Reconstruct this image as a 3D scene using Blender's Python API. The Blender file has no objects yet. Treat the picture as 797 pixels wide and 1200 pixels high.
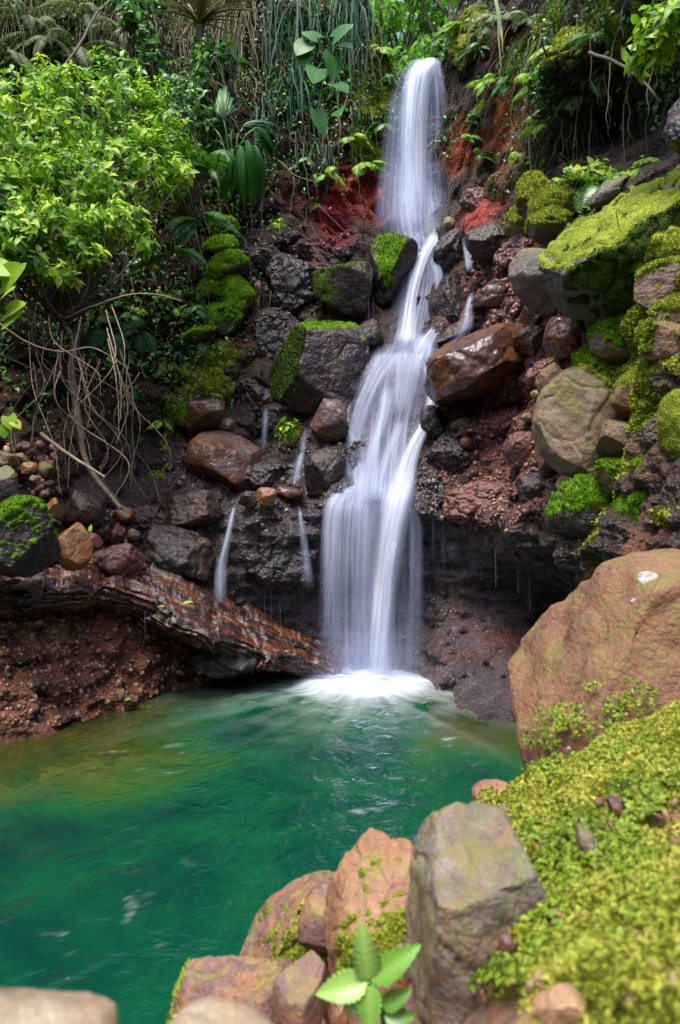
import bpy, bmesh, math, random
import numpy as np
from mathutils import Vector, Matrix
from mathutils.bvhtree import BVHTree

random.seed(7)
RNG = np.random.default_rng(7)
SC = bpy.context.scene
COL = SC.collection
CAM_Z, FPX, CX, CY = 1.5, 800.0, 398.5, 600.0
R = math.radians


def at(px, py, d):
    """A point of the place: picture position as measured on the photo, at its own distance d (metres)."""
    return np.array([(px - CX) / FPX * d, d, CAM_Z - (py - CY) / FPX * d])


# ----------------------------------------------------------------- noise
def _h(ix, iy, iz, seed):
    h = (ix * 374761393 + iy * 668265263 + iz * 1274126177 + seed * 974634777) & 0xFFFFFFFF
    h = ((h ^ (h >> 13)) * 1274126177) & 0xFFFFFFFF
    h = ((h ^ (h >> 16)) * 2246822519) & 0xFFFFFFFF
    return h ^ (h >> 15)


def perlin(p, seed=0):
    i = np.floor(p).astype(np.int64)
    f = p - i
    u = f * f * f * (f * (f * 6 - 15) + 10)
    out = np.zeros(len(p))
    for dx in (0, 1):
        for dy in (0, 1):
            for dz in (0, 1):
                h = _h(i[:, 0] + dx, i[:, 1] + dy, i[:, 2] + dz, seed)
                g = ((h & 1023) / 511.5 - 1) * (f[:, 0] - dx) + (((h >> 10) & 1023) / 511.5 - 1) * (f[:, 1] - dy) + (((h >> 20) & 1023) / 511.5 - 1) * (f[:, 2] - dz)
                w = (u[:, 0] if dx else 1 - u[:, 0]) * (u[:, 1] if dy else 1 - u[:, 1]) * (u[:, 2] if dz else 1 - u[:, 2])
                out += g * w
    return out


def fbm(p, oct=4, seed=0, gain=0.5, lac=2.03):
    a, s, out = 1.0, 1.0, np.zeros(len(p))
    for k in range(oct):
        out += a * perlin(p * s + k * 17.3, seed + k)
        a *= gain
        s *= lac
    return out


def ridged(p, oct=4, seed=0):
    a, s, out = 1.0, 1.0, np.zeros(len(p))
    for k in range(oct):
        out += a * (1 - 2.2 * np.abs(perlin(p * s + k * 9.1, seed + k)))
        a *= 0.5
        s *= 2.1
    return out


def cellular(p, seed=0):
    i = np.floor(p).astype(np.int64)
    f1 = np.full(len(p), 9.0)
    f2 = np.full(len(p), 9.0)
    cid = np.zeros(len(p))
    for dx in (-1, 0, 1):
        for dy in (-1, 0, 1):
            for dz in (-1, 0, 1):
                c = i + np.array([dx, dy, dz])
                h = _h(c[:, 0], c[:, 1], c[:, 2], seed)
                q = c + np.stack([(h & 1023) / 1023.0, ((h >> 10) & 1023) / 1023.0, ((h >> 20) & 1023) / 1023.0], 1)
                dd = np.linalg.norm(q - p, axis=1)
                n = dd < f1
                f2 = np.where(n, f1, np.minimum(f2, dd))
                cid = np.where(n, ((h >> 5) & 4095) / 4095.0, cid)
                f1 = np.where(n, dd, f1)
    return f1, f2, cid


def sstep(a, b, x):
    t = np.clip((x - a) / (b - a), 0, 1)
    return t * t * (3 - 2 * t)


# ----------------------------------------------------------------- objects
def mesh_np(name, v, f, smooth=True, attrs=None, uv=None):
    """v (N,3); f a (M,3|4) int array or a list of such arrays."""
    me = bpy.data.meshes.new(name)
    fl = [np.asarray(a, dtype=np.int32) for a in (f if isinstance(f, list) else [f]) if len(a)]
    v = np.asarray(v, dtype=np.float32)
    me.vertices.add(len(v))
    me.vertices.foreach_set('co', v.ravel())
    loops = np.concatenate([a.ravel() for a in fl])
    sizes = np.concatenate([np.full(len(a), a.shape[1], np.int32) for a in fl])
    me.loops.add(len(loops))
    me.loops.foreach_set('vertex_index', loops)
    me.polygons.add(len(sizes))
    me.polygons.foreach_set('loop_start', np.concatenate([[0], np.cumsum(sizes)[:-1]]).astype(np.int32))
    me.polygons.foreach_set('loop_total', sizes)
    if smooth:
        me.polygons.foreach_set('use_smooth', np.ones(len(sizes), bool))
    me.update(calc_edges=True)
    for k, a in (attrs or {}).items():
        a = np.asarray(a, dtype=np.float32)
        if a.ndim == 1:
            me.attributes.new(k, 'FLOAT', 'POINT').data.foreach_set('value', a)
        else:
            if a.shape[1] == 3:
                a = np.concatenate([a, np.ones((len(a), 1), np.float32)], 1)
            me.attributes.new(k, 'FLOAT_COLOR', 'POINT').data.foreach_set('color', a.ravel().astype(np.float32))
    if uv is not None:
        l = me.uv_layers.new(name='UVMap')
        l.data.foreach_set('uv', np.asarray(uv, np.float32)[loops].ravel())
    me.validate()
    return me


def link(name, me, mat=None, parent=None, loc=None, mtx=None):
    o = bpy.data.objects.new(name, me)
    COL.objects.link(o)
    if mat is not None:
        me.materials.append(mat)
    if parent is not None:
        o.parent = parent
    if loc is not None:
        o.location = loc
    if mtx is not None:
        o.matrix_world = mtx
    return o


def tag(o, label=None, cat=None, group=None, kind=None):
    for k, val in (('label', label), ('category', cat), ('group', group), ('kind', kind)):
        if val:
            o[k] = val
    return o


def empty(name, loc):
    o = bpy.data.objects.new(name, None)
    o.empty_display_size = 0.1
    COL.objects.link(o)
    o.location = loc
    return o


class MB:
    """Collects pieces of one mesh, in world coordinates; build() makes it local to its origin."""

    def __init__(self):
        self.v, self.f3, self.f4, self.a, self.n = [], [], [], [], 0

    def add(self, v, f, var=0.5):
        f = np.asarray(f)
        (self.f3 if f.shape[1] == 3 else self.f4).append(f + self.n)
        self.v.append(v)
        self.a.append(np.full(len(v), var) if np.isscalar(var) else var)
        self.n += len(v)

    def build(self, name, mat, parent=None, origin=(0, 0, 0), smooth=True):
        if not self.n:
            return None
        v = np.concatenate(self.v) - np.asarray(origin)
        f = [np.concatenate(x) for x in (self.f3, self.f4) if x]
        me = mesh_np(name, v, f, smooth, {'var': np.concatenate(self.a)})
        return link(name, me, mat, parent, None if parent is not None else origin)


def spline(pts, n):
    """Catmull-Rom through pts (k, m) -> n samples."""
    P = np.asarray(pts, float)
    P = np.concatenate([2 * P[:1] - P[1:2], P, 2 * P[-1:] - P[-2:-1]])
    t = np.linspace(0, len(P) - 3 - 1e-6, n)
    i = t.astype(int)
    u = (t - i)[:, None]
    a, b, c, d = P[i], P[i + 1], P[i + 2], P[i + 3]
    return 0.5 * (2 * b + (c - a) * u + (2 * a - 5 * b + 4 * c - d) * u ** 2 + (3 * b - a - 3 * c + d) * u ** 3)


def tube(mb, pts, rad, k=6, var=0.5):
    P = np.asarray(pts, float)
    n = len(P)
    rad = np.broadcast_to(np.asarray(rad, float), (n,)) if np.ndim(rad) else np.full(n, rad)
    T = np.gradient(P, axis=0)
    T /= np.linalg.norm(T, axis=1)[:, None] + 1e-9
    up = np.array([0.31, 0.2, 0.93]) if abs(T[:, 2].mean()) < 0.8 else np.array([0.9, 0.3, 0.1])
    A = np.cross(T, up)
    A /= np.linalg.norm(A, axis=1)[:, None] + 1e-9
    B = np.cross(T, A)
    th = np.arange(k) / k * 2 * math.pi
    V = P[:, None] + rad[:, None, None] * (np.cos(th)[None, :, None] * A[:, None] + np.sin(th)[None, :, None] * B[:, None])
    idx = np.arange(n * k).reshape(n, k)
    a, b = idx[:-1], idx[1:]
    F = np.stack([a, np.roll(a, -1, 1), np.roll(b, -1, 1), b], 2).reshape(-1, 4)
    mb.add(V.reshape(-1, 3), F, var)


# ----------------------------------------------------------------- materials
class NT:
    def __init__(self, name):
        self.m = bpy.data.materials.new(name)
        self.m.use_nodes = True
        self.t = self.m.node_tree
        self.t.nodes.clear()
        self.out = self.t.nodes.new('ShaderNodeOutputMaterial')

    def n(self, typ, **kw):
        nd = self.t.nodes.new('ShaderNode' + typ)
        for k, v in kw.items():
            if k.startswith('i_'):
                key = k[2:].replace('_', ' ')
                nd.inputs[int(key) if key.isdigit() else key].default_value = v
            else:
                setattr(nd, k, v)
        return nd

    def l(self, a, b):
        self.t.links.new(a, b)

    def set(self, nd, key, val):
        if hasattr(val, 'node'):
            self.l(val, nd.inputs[key])
        else:
            if isinstance(val, (tuple, list)) and len(val) == 3 and nd.inputs[key].type == 'RGBA':
                val = (*val, 1)
            nd.inputs[key].default_value = val

    def math(self, op, a, b=0.0, clamp=False):
        nd = self.n('Math', operation=op, use_clamp=clamp)
        self.set(nd, 0, a)
        self.set(nd, 1, b)
        return nd.outputs[0]

    def mix(self, fac, a, b, blend='MIX'):
        nd = self.n('MixRGB', blend_type=blend)
        self.set(nd, 0, fac)
        self.set(nd, 1, a)
        self.set(nd, 2, b)
        return nd.outputs[0]

    def noise(self, vec, scale, detail=4, rough=0.55, dist=0.0):
        nd = self.n('TexNoise')
        self.l(vec, nd.inputs['Vector'])
        nd.inputs['Scale'].default_value = scale
        nd.inputs['Detail'].default_value = detail
        nd.inputs['Roughness'].default_value = rough
        nd.inputs['Distortion'].default_value = dist
        return nd.outputs['Fac']

    def voro(self, vec, scale, feature='F1', out='Distance', rand=1.0):
        nd = self.n('TexVoronoi', feature=feature)
        self.l(vec, nd.inputs['Vector'])
        nd.inputs['Scale'].default_value = scale
        nd.inputs['Randomness'].default_value = rand
        return nd.outputs[out]

    def ramp(self, fac, stops, interp='LINEAR'):
        nd = self.n('ValToRGB')
        self.l(fac, nd.inputs[0])
        r = nd.color_ramp
        r.interpolation = interp
        while len(r.elements) < len(stops):
            r.elements.new(0.5)
        for e, (p, c) in zip(r.elements, stops):
            e.position = p
            e.color = (*c, 1) if not np.isscalar(c) else (c, c, c, 1)
        return nd.outputs[0]

    def rng(self, v, a, b, c=0.0, d=1.0):
        nd = self.n('MapRange')
        self.l(v, nd.inputs[0])
        for k, x in zip((1, 2, 3, 4), (a, b, c, d)):
            nd.inputs[k].default_value = x
        return nd.outputs[0]

    def attr(self, name, out='Fac'):
        nd = self.n('Attribute', attribute_name=name)
        return nd.outputs[out]

    def bump(self, height, strength=0.5, dist=0.02, normal=None):
        nd = self.n('Bump')
        nd.inputs['Strength'].default_value = strength
        nd.inputs['Distance'].default_value = dist
        self.l(height, nd.inputs['Height'])
        if normal is not None:
            self.l(normal, nd.inputs['Normal'])
        return nd.outputs[0]

    def obj_coord(self, random_shift=True):
        tc = self.n('TexCoord').outputs['Object']
        if not random_shift:
            return tc
        oi = self.n('ObjectInfo').outputs['Random']
        s = self.math('MULTIPLY', oi, 37.0)
        v = self.n('VectorMath', operation='ADD')
        self.l(tc, v.inputs[0])
        self.l(s, v.inputs[1])
        return v.outputs[0]

    def principled(self, color, rough=0.5, normal=None, spec=0.5, coat=0.0, coat_rough=0.1, sss=0.0):
        b = self.n('BsdfPrincipled')
        self.set(b, 'Base Color', color)
        self.set(b, 'Roughness', rough)
        self.set(b, 'Specular IOR Level', spec)
        self.set(b, 'Coat Weight', coat)
        self.set(b, 'Coat Roughness', coat_rough)
        if normal is not None:
            self.l(normal, b.inputs['Normal'])
            self.l(normal, b.inputs['Coat Normal'])
        return b.outputs[0]

    def end(self, sh):
        self.l(sh, self.out.inputs['Surface'])
        return self.m


def rock_mat(name, cols, rough=(0.35, 0.7), scale=1.0, speck=None, patch=None, bump=0.6, coat=0.0, algae=None, fine=1.0):
    """cols: dark, mid, light rock colours. patch: (colour, amount). speck: colour of small grains. algae: (colour, amount)."""
    m = NT(name)
    v = m.obj_coord()
    n1 = m.noise(v, 2.2 * scale, 6, 0.6, 0.4)
    n2 = m.noise(v, 14 * scale, 5, 0.65)
    n3 = m.noise(v, 70 * scale, 3, 0.6)
    mixn = m.math('ADD', m.math('MULTIPLY', n1, 0.55), m.math('ADD', m.math('MULTIPLY', n2, 0.3), m.math('MULTIPLY', n3, 0.15)))
    c = m.ramp(mixn, [(0.34, cols[0]), (0.5, cols[1]), (0.66, cols[2])])
    if patch:
        p = m.noise(v, 3.1 * scale, 5, 0.62, 0.8)
        p = m.math('ADD', p, m.math('MULTIPLY', n2, 0.25))
        c = m.mix(m.math('MULTIPLY', m.rng(p, 0.66 - patch[1] * 0.3, 0.86 - patch[1] * 0.3), m.rng(n3, .38, .56, .35, 1)), c, patch[0])
    if algae:
        p = m.math('ADD', m.noise(v, 4.3 * scale, 6, 0.7, 0.5), m.math('MULTIPLY', n3, 0.25))
        geo = m.n('NewGeometry')
        sep = m.n('SeparateXYZ')
        m.l(geo.outputs['Normal'], sep.inputs[0])
        p = m.math('ADD', p, m.math('MULTIPLY', sep.outputs[2], 0.10))
        c = m.mix(m.math('MULTIPLY', m.rng(p, 0.76 - algae[1] * 0.3, 0.94 - algae[1] * 0.3), m.rng(m.noise(v, 120 * scale, 3, .7), .40, .60, .15, 0.95)), c, algae[0])
    if speck:
        s = m.voro(v, 55 * scale)
        c = m.mix(m.math('MULTIPLY', m.rng(s, 0.22, 0.12), m.rng(n2, 0.5, 0.6)), c, speck)
    c = m.mix(1.0, c, m.ramp(m.noise(v, 160 * scale, 3, .65), [(.32, (.55, .55, .57)), (.5, (1, 1, 1)), (.68, (1.4, 1.35, 1.3))]), 'MULTIPLY')
    ck = m.voro(v, 2.6 * scale, 'DISTANCE_TO_EDGE')
    ckn = m.rng(m.math('ADD', ck, m.math('MULTIPLY', n2, .03)), .012, .035, 0, 1)
    c = m.mix(m.math('MULTIPLY', m.math('SUBTRACT', 1.0, ckn), m.rng(n1, .45, .6, 0, .75)), c, cols[0])
    h = m.math('ADD', m.math('MULTIPLY', n2, 1.0), m.math('ADD', m.math('MULTIPLY', n3, 0.35 * fine), m.math('MULTIPLY', m.voro(v, 24 * scale), -0.35)))
    h = m.math('ADD', h, m.math('MULTIPLY', m.noise(v, 220 * scale, 2, 0.5), 0.10 * fine))
    nb = m.bump(h, bump, 0.03 / scale)
    r = m.rng(m.math('ADD', m.math('MULTIPLY', n1, 0.6), m.math('MULTIPLY', n2, 0.4)), 0.35, 0.65, rough[0], rough[1])
    return m.end(m.principled(c, r, nb, 0.5, coat, 0.12))


def leaf_mat(name, dark, mid, light, trans=0.35, rough=0.4, spec=0.5):
    m = NT(name)
    a = m.attr('var')
    v = m.n('TexCoord').outputs['Object']
    a2 = m.math('ADD', a, m.math('MULTIPLY', m.math('SUBTRACT', m.noise(v, 3.0, 2), 0.5), 0.7))
    c = m.ramp(a2, [(0.1, dark), (0.5, mid), (0.95, light)])
    p = m.principled(c, rough, None, spec)
    t = m.n('BsdfTranslucent')
    m.l(m.mix(0.6, c, (0.75, 1.0, 0.25), 'MULTIPLY'), t.inputs[0])
    lift = m.n('MixShader')
    lift.inputs[0].default_value = trans
    m.l(p, lift.inputs[1])
    m.l(t.outputs[0], lift.inputs[2])
    return m.end(lift.outputs[0])


def moss_mat(name, dark, mid, light, scale=1.0):
    m = NT(name)
    v = m.obj_coord()
    n1 = m.noise(v, 5 * scale, 5, 0.65)
    n2 = m.noise(v, 60 * scale, 4, 0.7)
    vo = m.voro(v, 90 * scale)
    f = m.math('ADD', m.math('MULTIPLY', n1, 0.6), m.math('MULTIPLY', n2, 0.4))
    c = m.ramp(f, [(0.3, dark), (0.5, mid), (0.68, light)])
    h = m.math('ADD', m.math('MULTIPLY', n2, 1.0), m.math('MULTIPLY', vo, -0.8))
    nb = m.bump(h, 0.9, 0.02 / scale)
    b = m.n('BsdfPrincipled')
    m.l(c, b.inputs['Base Color'])
    b.inputs['Roughness'].default_value = 0.85
    b.inputs['Specular IOR Level'].default_value = 0.15
    b.inputs['Sheen Weight'].default_value = 0.25
    b.inputs['Sheen Tint'].default_value = (0.7, 1.0, 0.3, 1)
    m.l(nb, b.inputs['Normal'])
    return m.end(b.outputs[0])

# ================================================================= CLIFF (terrain)
AX = np.array([0.0, 3.4])
CTRL = {
    -400: [(-300, 5.0), (0, 4.8), (300, 4.4), (500, 4.0), (600, 3.7), (700, 3.6), (860, 3.4), (950, 3.2)],
    -150: [(-300, 7.0), (0, 6.8), (200, 6.4), (400, 5.6), (500, 5.1), (560, 4.7), (640, 4.4), (700, 4.5), (800, 4.2), (875, 4.1), (930, 3.9)],
    0: [(-250, 8.4), (0, 8.0), (100, 7.6), (200, 7.2), (300, 6.6), (400, 6.2), (500, 5.6), (560, 5.3), (620, 5.05), (670, 5.0), (705, 5.1), (750, 4.85), (800, 4.72), (855, 4.6), (930, 4.4)],
    100: [(-250, 8.6), (0, 8.2), (100, 7.9), (200, 7.6), (300, 7.2), (400, 6.8), (500, 6.3), (560, 6.05), (600, 5.85), (650, 5.6), (705, 5.65), (750, 5.42), (800, 5.22), (835, 5.1), (900, 4.9)],
    200: [(-250, 8.8), (0, 8.4), (100, 8.1), (200, 7.9), (300, 7.6), (400, 7.2), (500, 6.9), (560, 6.6), (600, 6.4), (650, 6.15), (700, 6.1), (740, 6.0), (780, 5.95), (803, 5.9), (860, 5.6)],
    300: [(-250, 9.0), (0, 8.7), (100, 8.4), (200, 8.2), (300, 7.9), (400, 7.5), (450, 7.3), (520, 7.0), (570, 6.6), (600, 6.35), (650, 6.35), (700, 6.6), (740, 6.7), (790, 6.4), (850, 6.1)],
    400: [(-250, 9.2), (0, 9.0), (100, 9.0), (200, 8.85), (270, 8.6), (300, 8.3), (400, 7.7), (450, 7.3), (500, 6.95), (560, 6.55), (590, 6.4), (615, 6.55), (650, 6.75), (700, 6.85), (750, 6.8), (790, 6.6), (850, 6.3)],
    450: [(-200, 9.3), (0, 9.3), (100, 9.2), (250, 8.9), (300, 8.3), (390, 7.65), (430, 7.4), (500, 6.9), (560, 6.5), (590, 6.4), (615, 6.6), (700, 6.9), (790, 6.6), (850, 6.3)],
    490: [(72, 9.3), (100, 9.2), (150, 9.15), (250, 8.9), (290, 8.2), (330, 8.05), (400, 7.65), (425, 7.4), (500, 6.8), (560, 6.4), (590, 6.35), (620, 6.6), (700, 6.9), (790, 6.4), (850, 6.1)],
    540: [(-200, 9.6), (0, 9.2), (100, 8.9), (200, 8.6), (250, 8.2), (300, 7.9), (400, 7.3), (450, 6.9), (500, 6.6), (560, 6.35), (600, 6.2), (625, 6.4), (680, 6.6), (720, 6.5), (790, 5.85), (825, 5.33), (880, 5.0)],
    600: [(-200, 8.6), (0, 8.2), (100, 7.9), (200, 7.6), (250, 7.4), (300, 7.1), (400, 6.6), (500, 6.2), (560, 5.9), (610, 5.6), (632, 5.45), (660, 6.3), (700, 6.6), (740, 6.3), (800, 5.45), (840, 5.0), (900, 4.6)],
    660: [(-200, 7.0), (0, 6.8), (100, 6.8), (150, 7.0), (200, 6.7), (260, 6.2), (300, 6.0), (400, 5.6), (500, 5.2), (600, 4.85), (655, 4.65), (690, 6.3), (730, 6.6), (780, 5.8), (850, 4.8), (920, 4.4)],
    720: [(-200, 5.6), (0, 5.8), (60, 6.0), (100, 6.5), (160, 7.0), (210, 6.0), (260, 5.3), (300, 5.1), (400, 4.8), (500, 4.5), (600, 4.2), (660, 4.1), (705, 5.2), (760, 5.2), (870, 4.3)],
    797: [(-300, 4.6), (-100, 4.7), (0, 4.9), (60, 5.3), (110, 6.0), (160, 5.7), (190, 5.0), (220, 4.6), (300, 4.2), (400, 3.95), (500, 3.75), (600, 3.6), (660, 3.5), (720, 4.1), (850, 3.8), (950, 3.5)],
    900: [(-400, 3.9), (0, 4.3), (100, 4.8), (200, 4.1), (400, 3.4), (600, 3.1), (700, 3.1), (900, 3.0), (1000, 2.8)],
    1150: [(-500, 3.0), (0, 3.2), (400, 2.75), (600, 2.6), (900, 2.4), (1100, 2.2)],
}
pts = np.array([at(px, py, d) for px, rows in CTRL.items() for py, d in rows])
LIP_Z = 7.45


def to_cyl(p):
    dx, dy = p[:, 0] - AX[0], p[:, 1] - AX[1]
    return np.arctan2(dx, dy), np.hypot(dx, dy), p[:, 2]


def rbf(cx, cv, qx, smooth=0.01, pw=1.0):
    n = len(cx)
    K = np.linalg.norm(cx[:, None] - cx[None], axis=2) ** pw + smooth * -np.eye(n)
    Pm = np.concatenate([np.ones((n, 1)), cx], 1)
    k = Pm.shape[1]
    A = np.block([[K, Pm], [Pm.T, np.zeros((k, k))]])
    w = np.linalg.solve(A, np.concatenate([cv, np.zeros(k)]))
    out = np.empty(len(qx))
    for s in range(0, len(qx), 20000):
        q = qx[s:s + 20000]
        out[s:s + 20000] = (np.linalg.norm(q[:, None] - cx[None], axis=2) ** pw) @ w[:n] + np.concatenate([np.ones((len(q), 1)), q], 1) @ w[n:]
    return out


cth, cr, cz = to_cyl(pts)
cpar = np.stack([cth * 3.5, cz], 1)
NT_, NZ_ = 800, 540
TH = np.linspace(R(-128), R(125), NT_)
# rim height by angle: a notch where the stream comes over, lower flanks beside the viewer
rim_t = np.array([-130, -100, -70, -45, -25, -12, -3, 2.5, 5.5, 7.6, 13.3, 14.3, 17, 20, 30, 50, 70, 90, 110, 130])
rim_z = np.array([3.5, 5.0, 7.6, 9.2, 9.8, 9.6, 9.2, 8.7, 7.9, LIP_Z, LIP_Z, 8.0, 8.9, 9.8, 9.9, 9.0, 7.4, 5.4, 3.4, 2.4])
ZT = np.interp(np.degrees(TH), rim_t, rim_z)
tt = np.linspace(0, 1, NZ_)
GT, Gt = np.meshgrid(TH, tt, indexing='ij')
GZ = -0.9 + Gt * (ZT[:, None] + 0.9)
q = np.stack([GT.ravel() * 3.5, GZ.ravel()], 1)
# interpolate on a coarse lattice, then refine
ct = np.linspace(TH[0], TH[-1], 220)
czz = np.linspace(-0.9, 10.2, 180)
CT, CZ = np.meshgrid(ct, czz, indexing='ij')
CR = rbf(cpar, cr, np.stack([CT.ravel() * 3.5, CZ.ravel()], 1), 0.004).reshape(CT.shape)
for _ in range(1):
    CR[1:-1, 1:-1] = (CR[1:-1, 1:-1] * 4 + CR[:-2, 1:-1] + CR[2:, 1:-1] + CR[1:-1, :-2] + CR[1:-1, 2:]) / 8


def cliff_r(th, z):
    u = np.clip((th - ct[0]) / (ct[1] - ct[0]), 0, len(ct) - 1.001)
    w = np.clip((z - czz[0]) / (czz[1] - czz[0]), 0, len(czz) - 1.001)
    i, j = u.astype(int), w.astype(int)
    u, w = u - i, w - j
    return (CR[i, j] * (1 - u) + CR[i + 1, j] * u) * (1 - w) + (CR[i, j + 1] * (1 - u) + CR[i + 1, j + 1] * u) * w


th, z = GT.ravel(), GZ.ravel()
r = cliff_r(th, z)
P0 = np.stack([AX[0] + r * np.sin(th), AX[1] + r * np.cos(th), z], 1)
low = 1 - sstep(1.2, 1.9, z)                      # lower water-worn wall
big = fbm(P0 * 0.9, 3, 11) * 0.16
strat = ridged(P0 * np.array([1.2, 1.2, 5.0]) + np.array([0, 0, 0.5]), 4, 21) * 0.045
f1, f2, cid = cellular(P0 * 3.2 + 0.35 * np.stack([perlin(P0 * 3, 31), perlin(P0 * 3, 32), perlin(P0 * 3, 33)], 1), 5)
g1, g2, gid = cellular(P0 * 9.0, 6)
lump = (0.5 - f1) * (0.3 + cid) * 0.24
k1, k2, kid = cellular(P0 * np.array([5.5, 5.5, 6.5]) + 0.3 * np.stack([perlin(P0 * 6, 34), perlin(P0 * 6, 35), perlin(P0 * 6, 36)], 1), 8)
lump = lump + (0.45 - k1) * (0.2 + kid) * 0.11
grit = (0.5 - g1) * (0.2 + gid) * 0.065
fine = fbm(P0 * 7, 4, 41) * 0.05
ridge = (ridged(P0 * 1.7, 4, 44) - 0.8) * 0.05
hi = 1 - low
j1, j2, jid = cellular(P0 * 1.9 + 0.4 * np.stack([perlin(P0 * 2, 37), perlin(P0 * 2, 38), perlin(P0 * 2, 39)], 1), 9)
blk = np.zeros(len(P0))
for bx, by, bd, brr in [(330, 330, 8.0, 1.1), (330, 480, 7.3, .9), (250, 560, 6.8, .8), (560, 330, 7.5, .8), (590, 480, 6.4, .8), (560, 570, 6.3, .6)]:
    blk = np.maximum(blk, np.exp(-(np.sum((P0 - at(bx, by, bd)) ** 2, 1) / brr ** 2) ** 1.5))
lump = lump + blk * ((0.45 - j1) * (0.4 + jid) * 0.42 - 0.05 * sstep(.08, 0, j2 - j1) + 0.03 * ridged(P0 * 4.5, 3, 46) - .03)
disp = big + ridge + low * (2.6 * strat + 0.5 * lump + 1.7 * grit + 1.3 * fine) + hi * (lump + grit + fine)
edge = sstep(0.0, 0.03, Gt.ravel())
r2 = r - disp * edge
Pc = np.stack([AX[0] + r2 * np.sin(th), AX[1] + r2 * np.cos(th), z + 0.05 * perlin(P0 * 5, 51) * hi], 1)
NV = NT_ * NZ_
# the plateau behind the rim
rows = []
for k, (dr, dzz) in enumerate([(0.12, 0.03), (0.4, 0.06), (1.0, 0.15), (2.2, 0.4), (4.5, 1.0), (9, 2.2), (16, 4.0), (30, 7)]):
    rr = r2.reshape(NT_, NZ_)[:, -1] + dr
    flat = np.exp(-((np.degrees(TH) - 10) / 7.0) ** 2)
    side = sstep(60, 110, np.abs(np.degrees(TH)))
    zz = ZT + dzz * (1 - 0.9 * flat) * (1 - side)
    p = np.stack([AX[0] + rr * np.sin(TH), AX[1] + rr * np.cos(TH), zz], 1)
    p[:, 2] += fbm(p * 0.7, 3, 61) * 0.12 * min(1, dr)
    rows.append(p)
V = np.concatenate([Pc.reshape(NT_, NZ_, 3)] + [p[:, None] for p in rows], axis=1)
NZT = NZ_ + len(rows)
idx = np.arange(NT_ * NZT).reshape(NT_, NZT)
F = np.stack([idx[:-1, :-1], idx[1:, :-1], idx[1:, 1:], idx[:-1, 1:]], 2).reshape(-1, 4)
CV = V.reshape(-1, 3)
CLIFF_V, CLIFF_F = CV, F
# normals (pointing into the gorge)
e1 = np.gradient(V, axis=0)
e2 = np.gradient(V, axis=1)
CN = np.cross(e1, e2)
CN /= np.linalg.norm(CN, axis=2)[:, :, None] + 1e-12
CN = CN.reshape(-1, 3)
inw = -np.stack([np.sin(np.repeat(TH, NZT)), np.cos(np.repeat(TH, NZT))], 1)
if np.mean(np.sum(CN[:, :2] * inw, 1)) < 0:
    CN = -CN
    F = F[:, ::-1]
    CLIFF_F = F
BVH = BVHTree.FromPolygons([tuple(x) for x in CV[::1]], [tuple(int(i) for i in f) for f in F])


def hit(px, py, default=7.0):
    """Distance of the cliff at a measured spot."""
    o = Vector((0, 0, CAM_Z))
    dv = Vector(((px - CX) / FPX, 1.0, -(py - CY) / FPX)).normalized()
    loc, nor, i, dist = BVH.ray_cast(o, dv)
    return (loc.y if loc is not None else default)


def on(px, py, off=0.0):
    d = hit(px, py) - off
    return at(px, py, d)


# ---- wall colours, stained around spots; near-black in the caves and below the ledge
def stains(base, lst, P, warp=0.25, seed=71):
    c = np.tile(np.array(base, float), (len(P), 1))
    W = P + warp * np.stack([fbm(P * 2.2, 4, seed), fbm(P * 2.2, 4, seed + 9), fbm(P * 2.2, 4, seed + 19)], 1)
    for px, py, rad, colr, wt, *asp in lst:
        d = hit(px, py)
        c0 = at(px, py, d)
        rw = rad / FPX * d
        a = asp[0] if asp else 1.0
        D = W - c0
        D[:, 2] *= a
        D[:, 1] *= 0.6
        w = np.exp(-(np.sum(D * D, 1) / (rw * rw)) ** 1.5) * wt
        if not np.isscalar(colr):
            c += (np.array(colr) - c) * w[:, None]
        else:
            c += (colr - c) * w[:, None]
    return c


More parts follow.
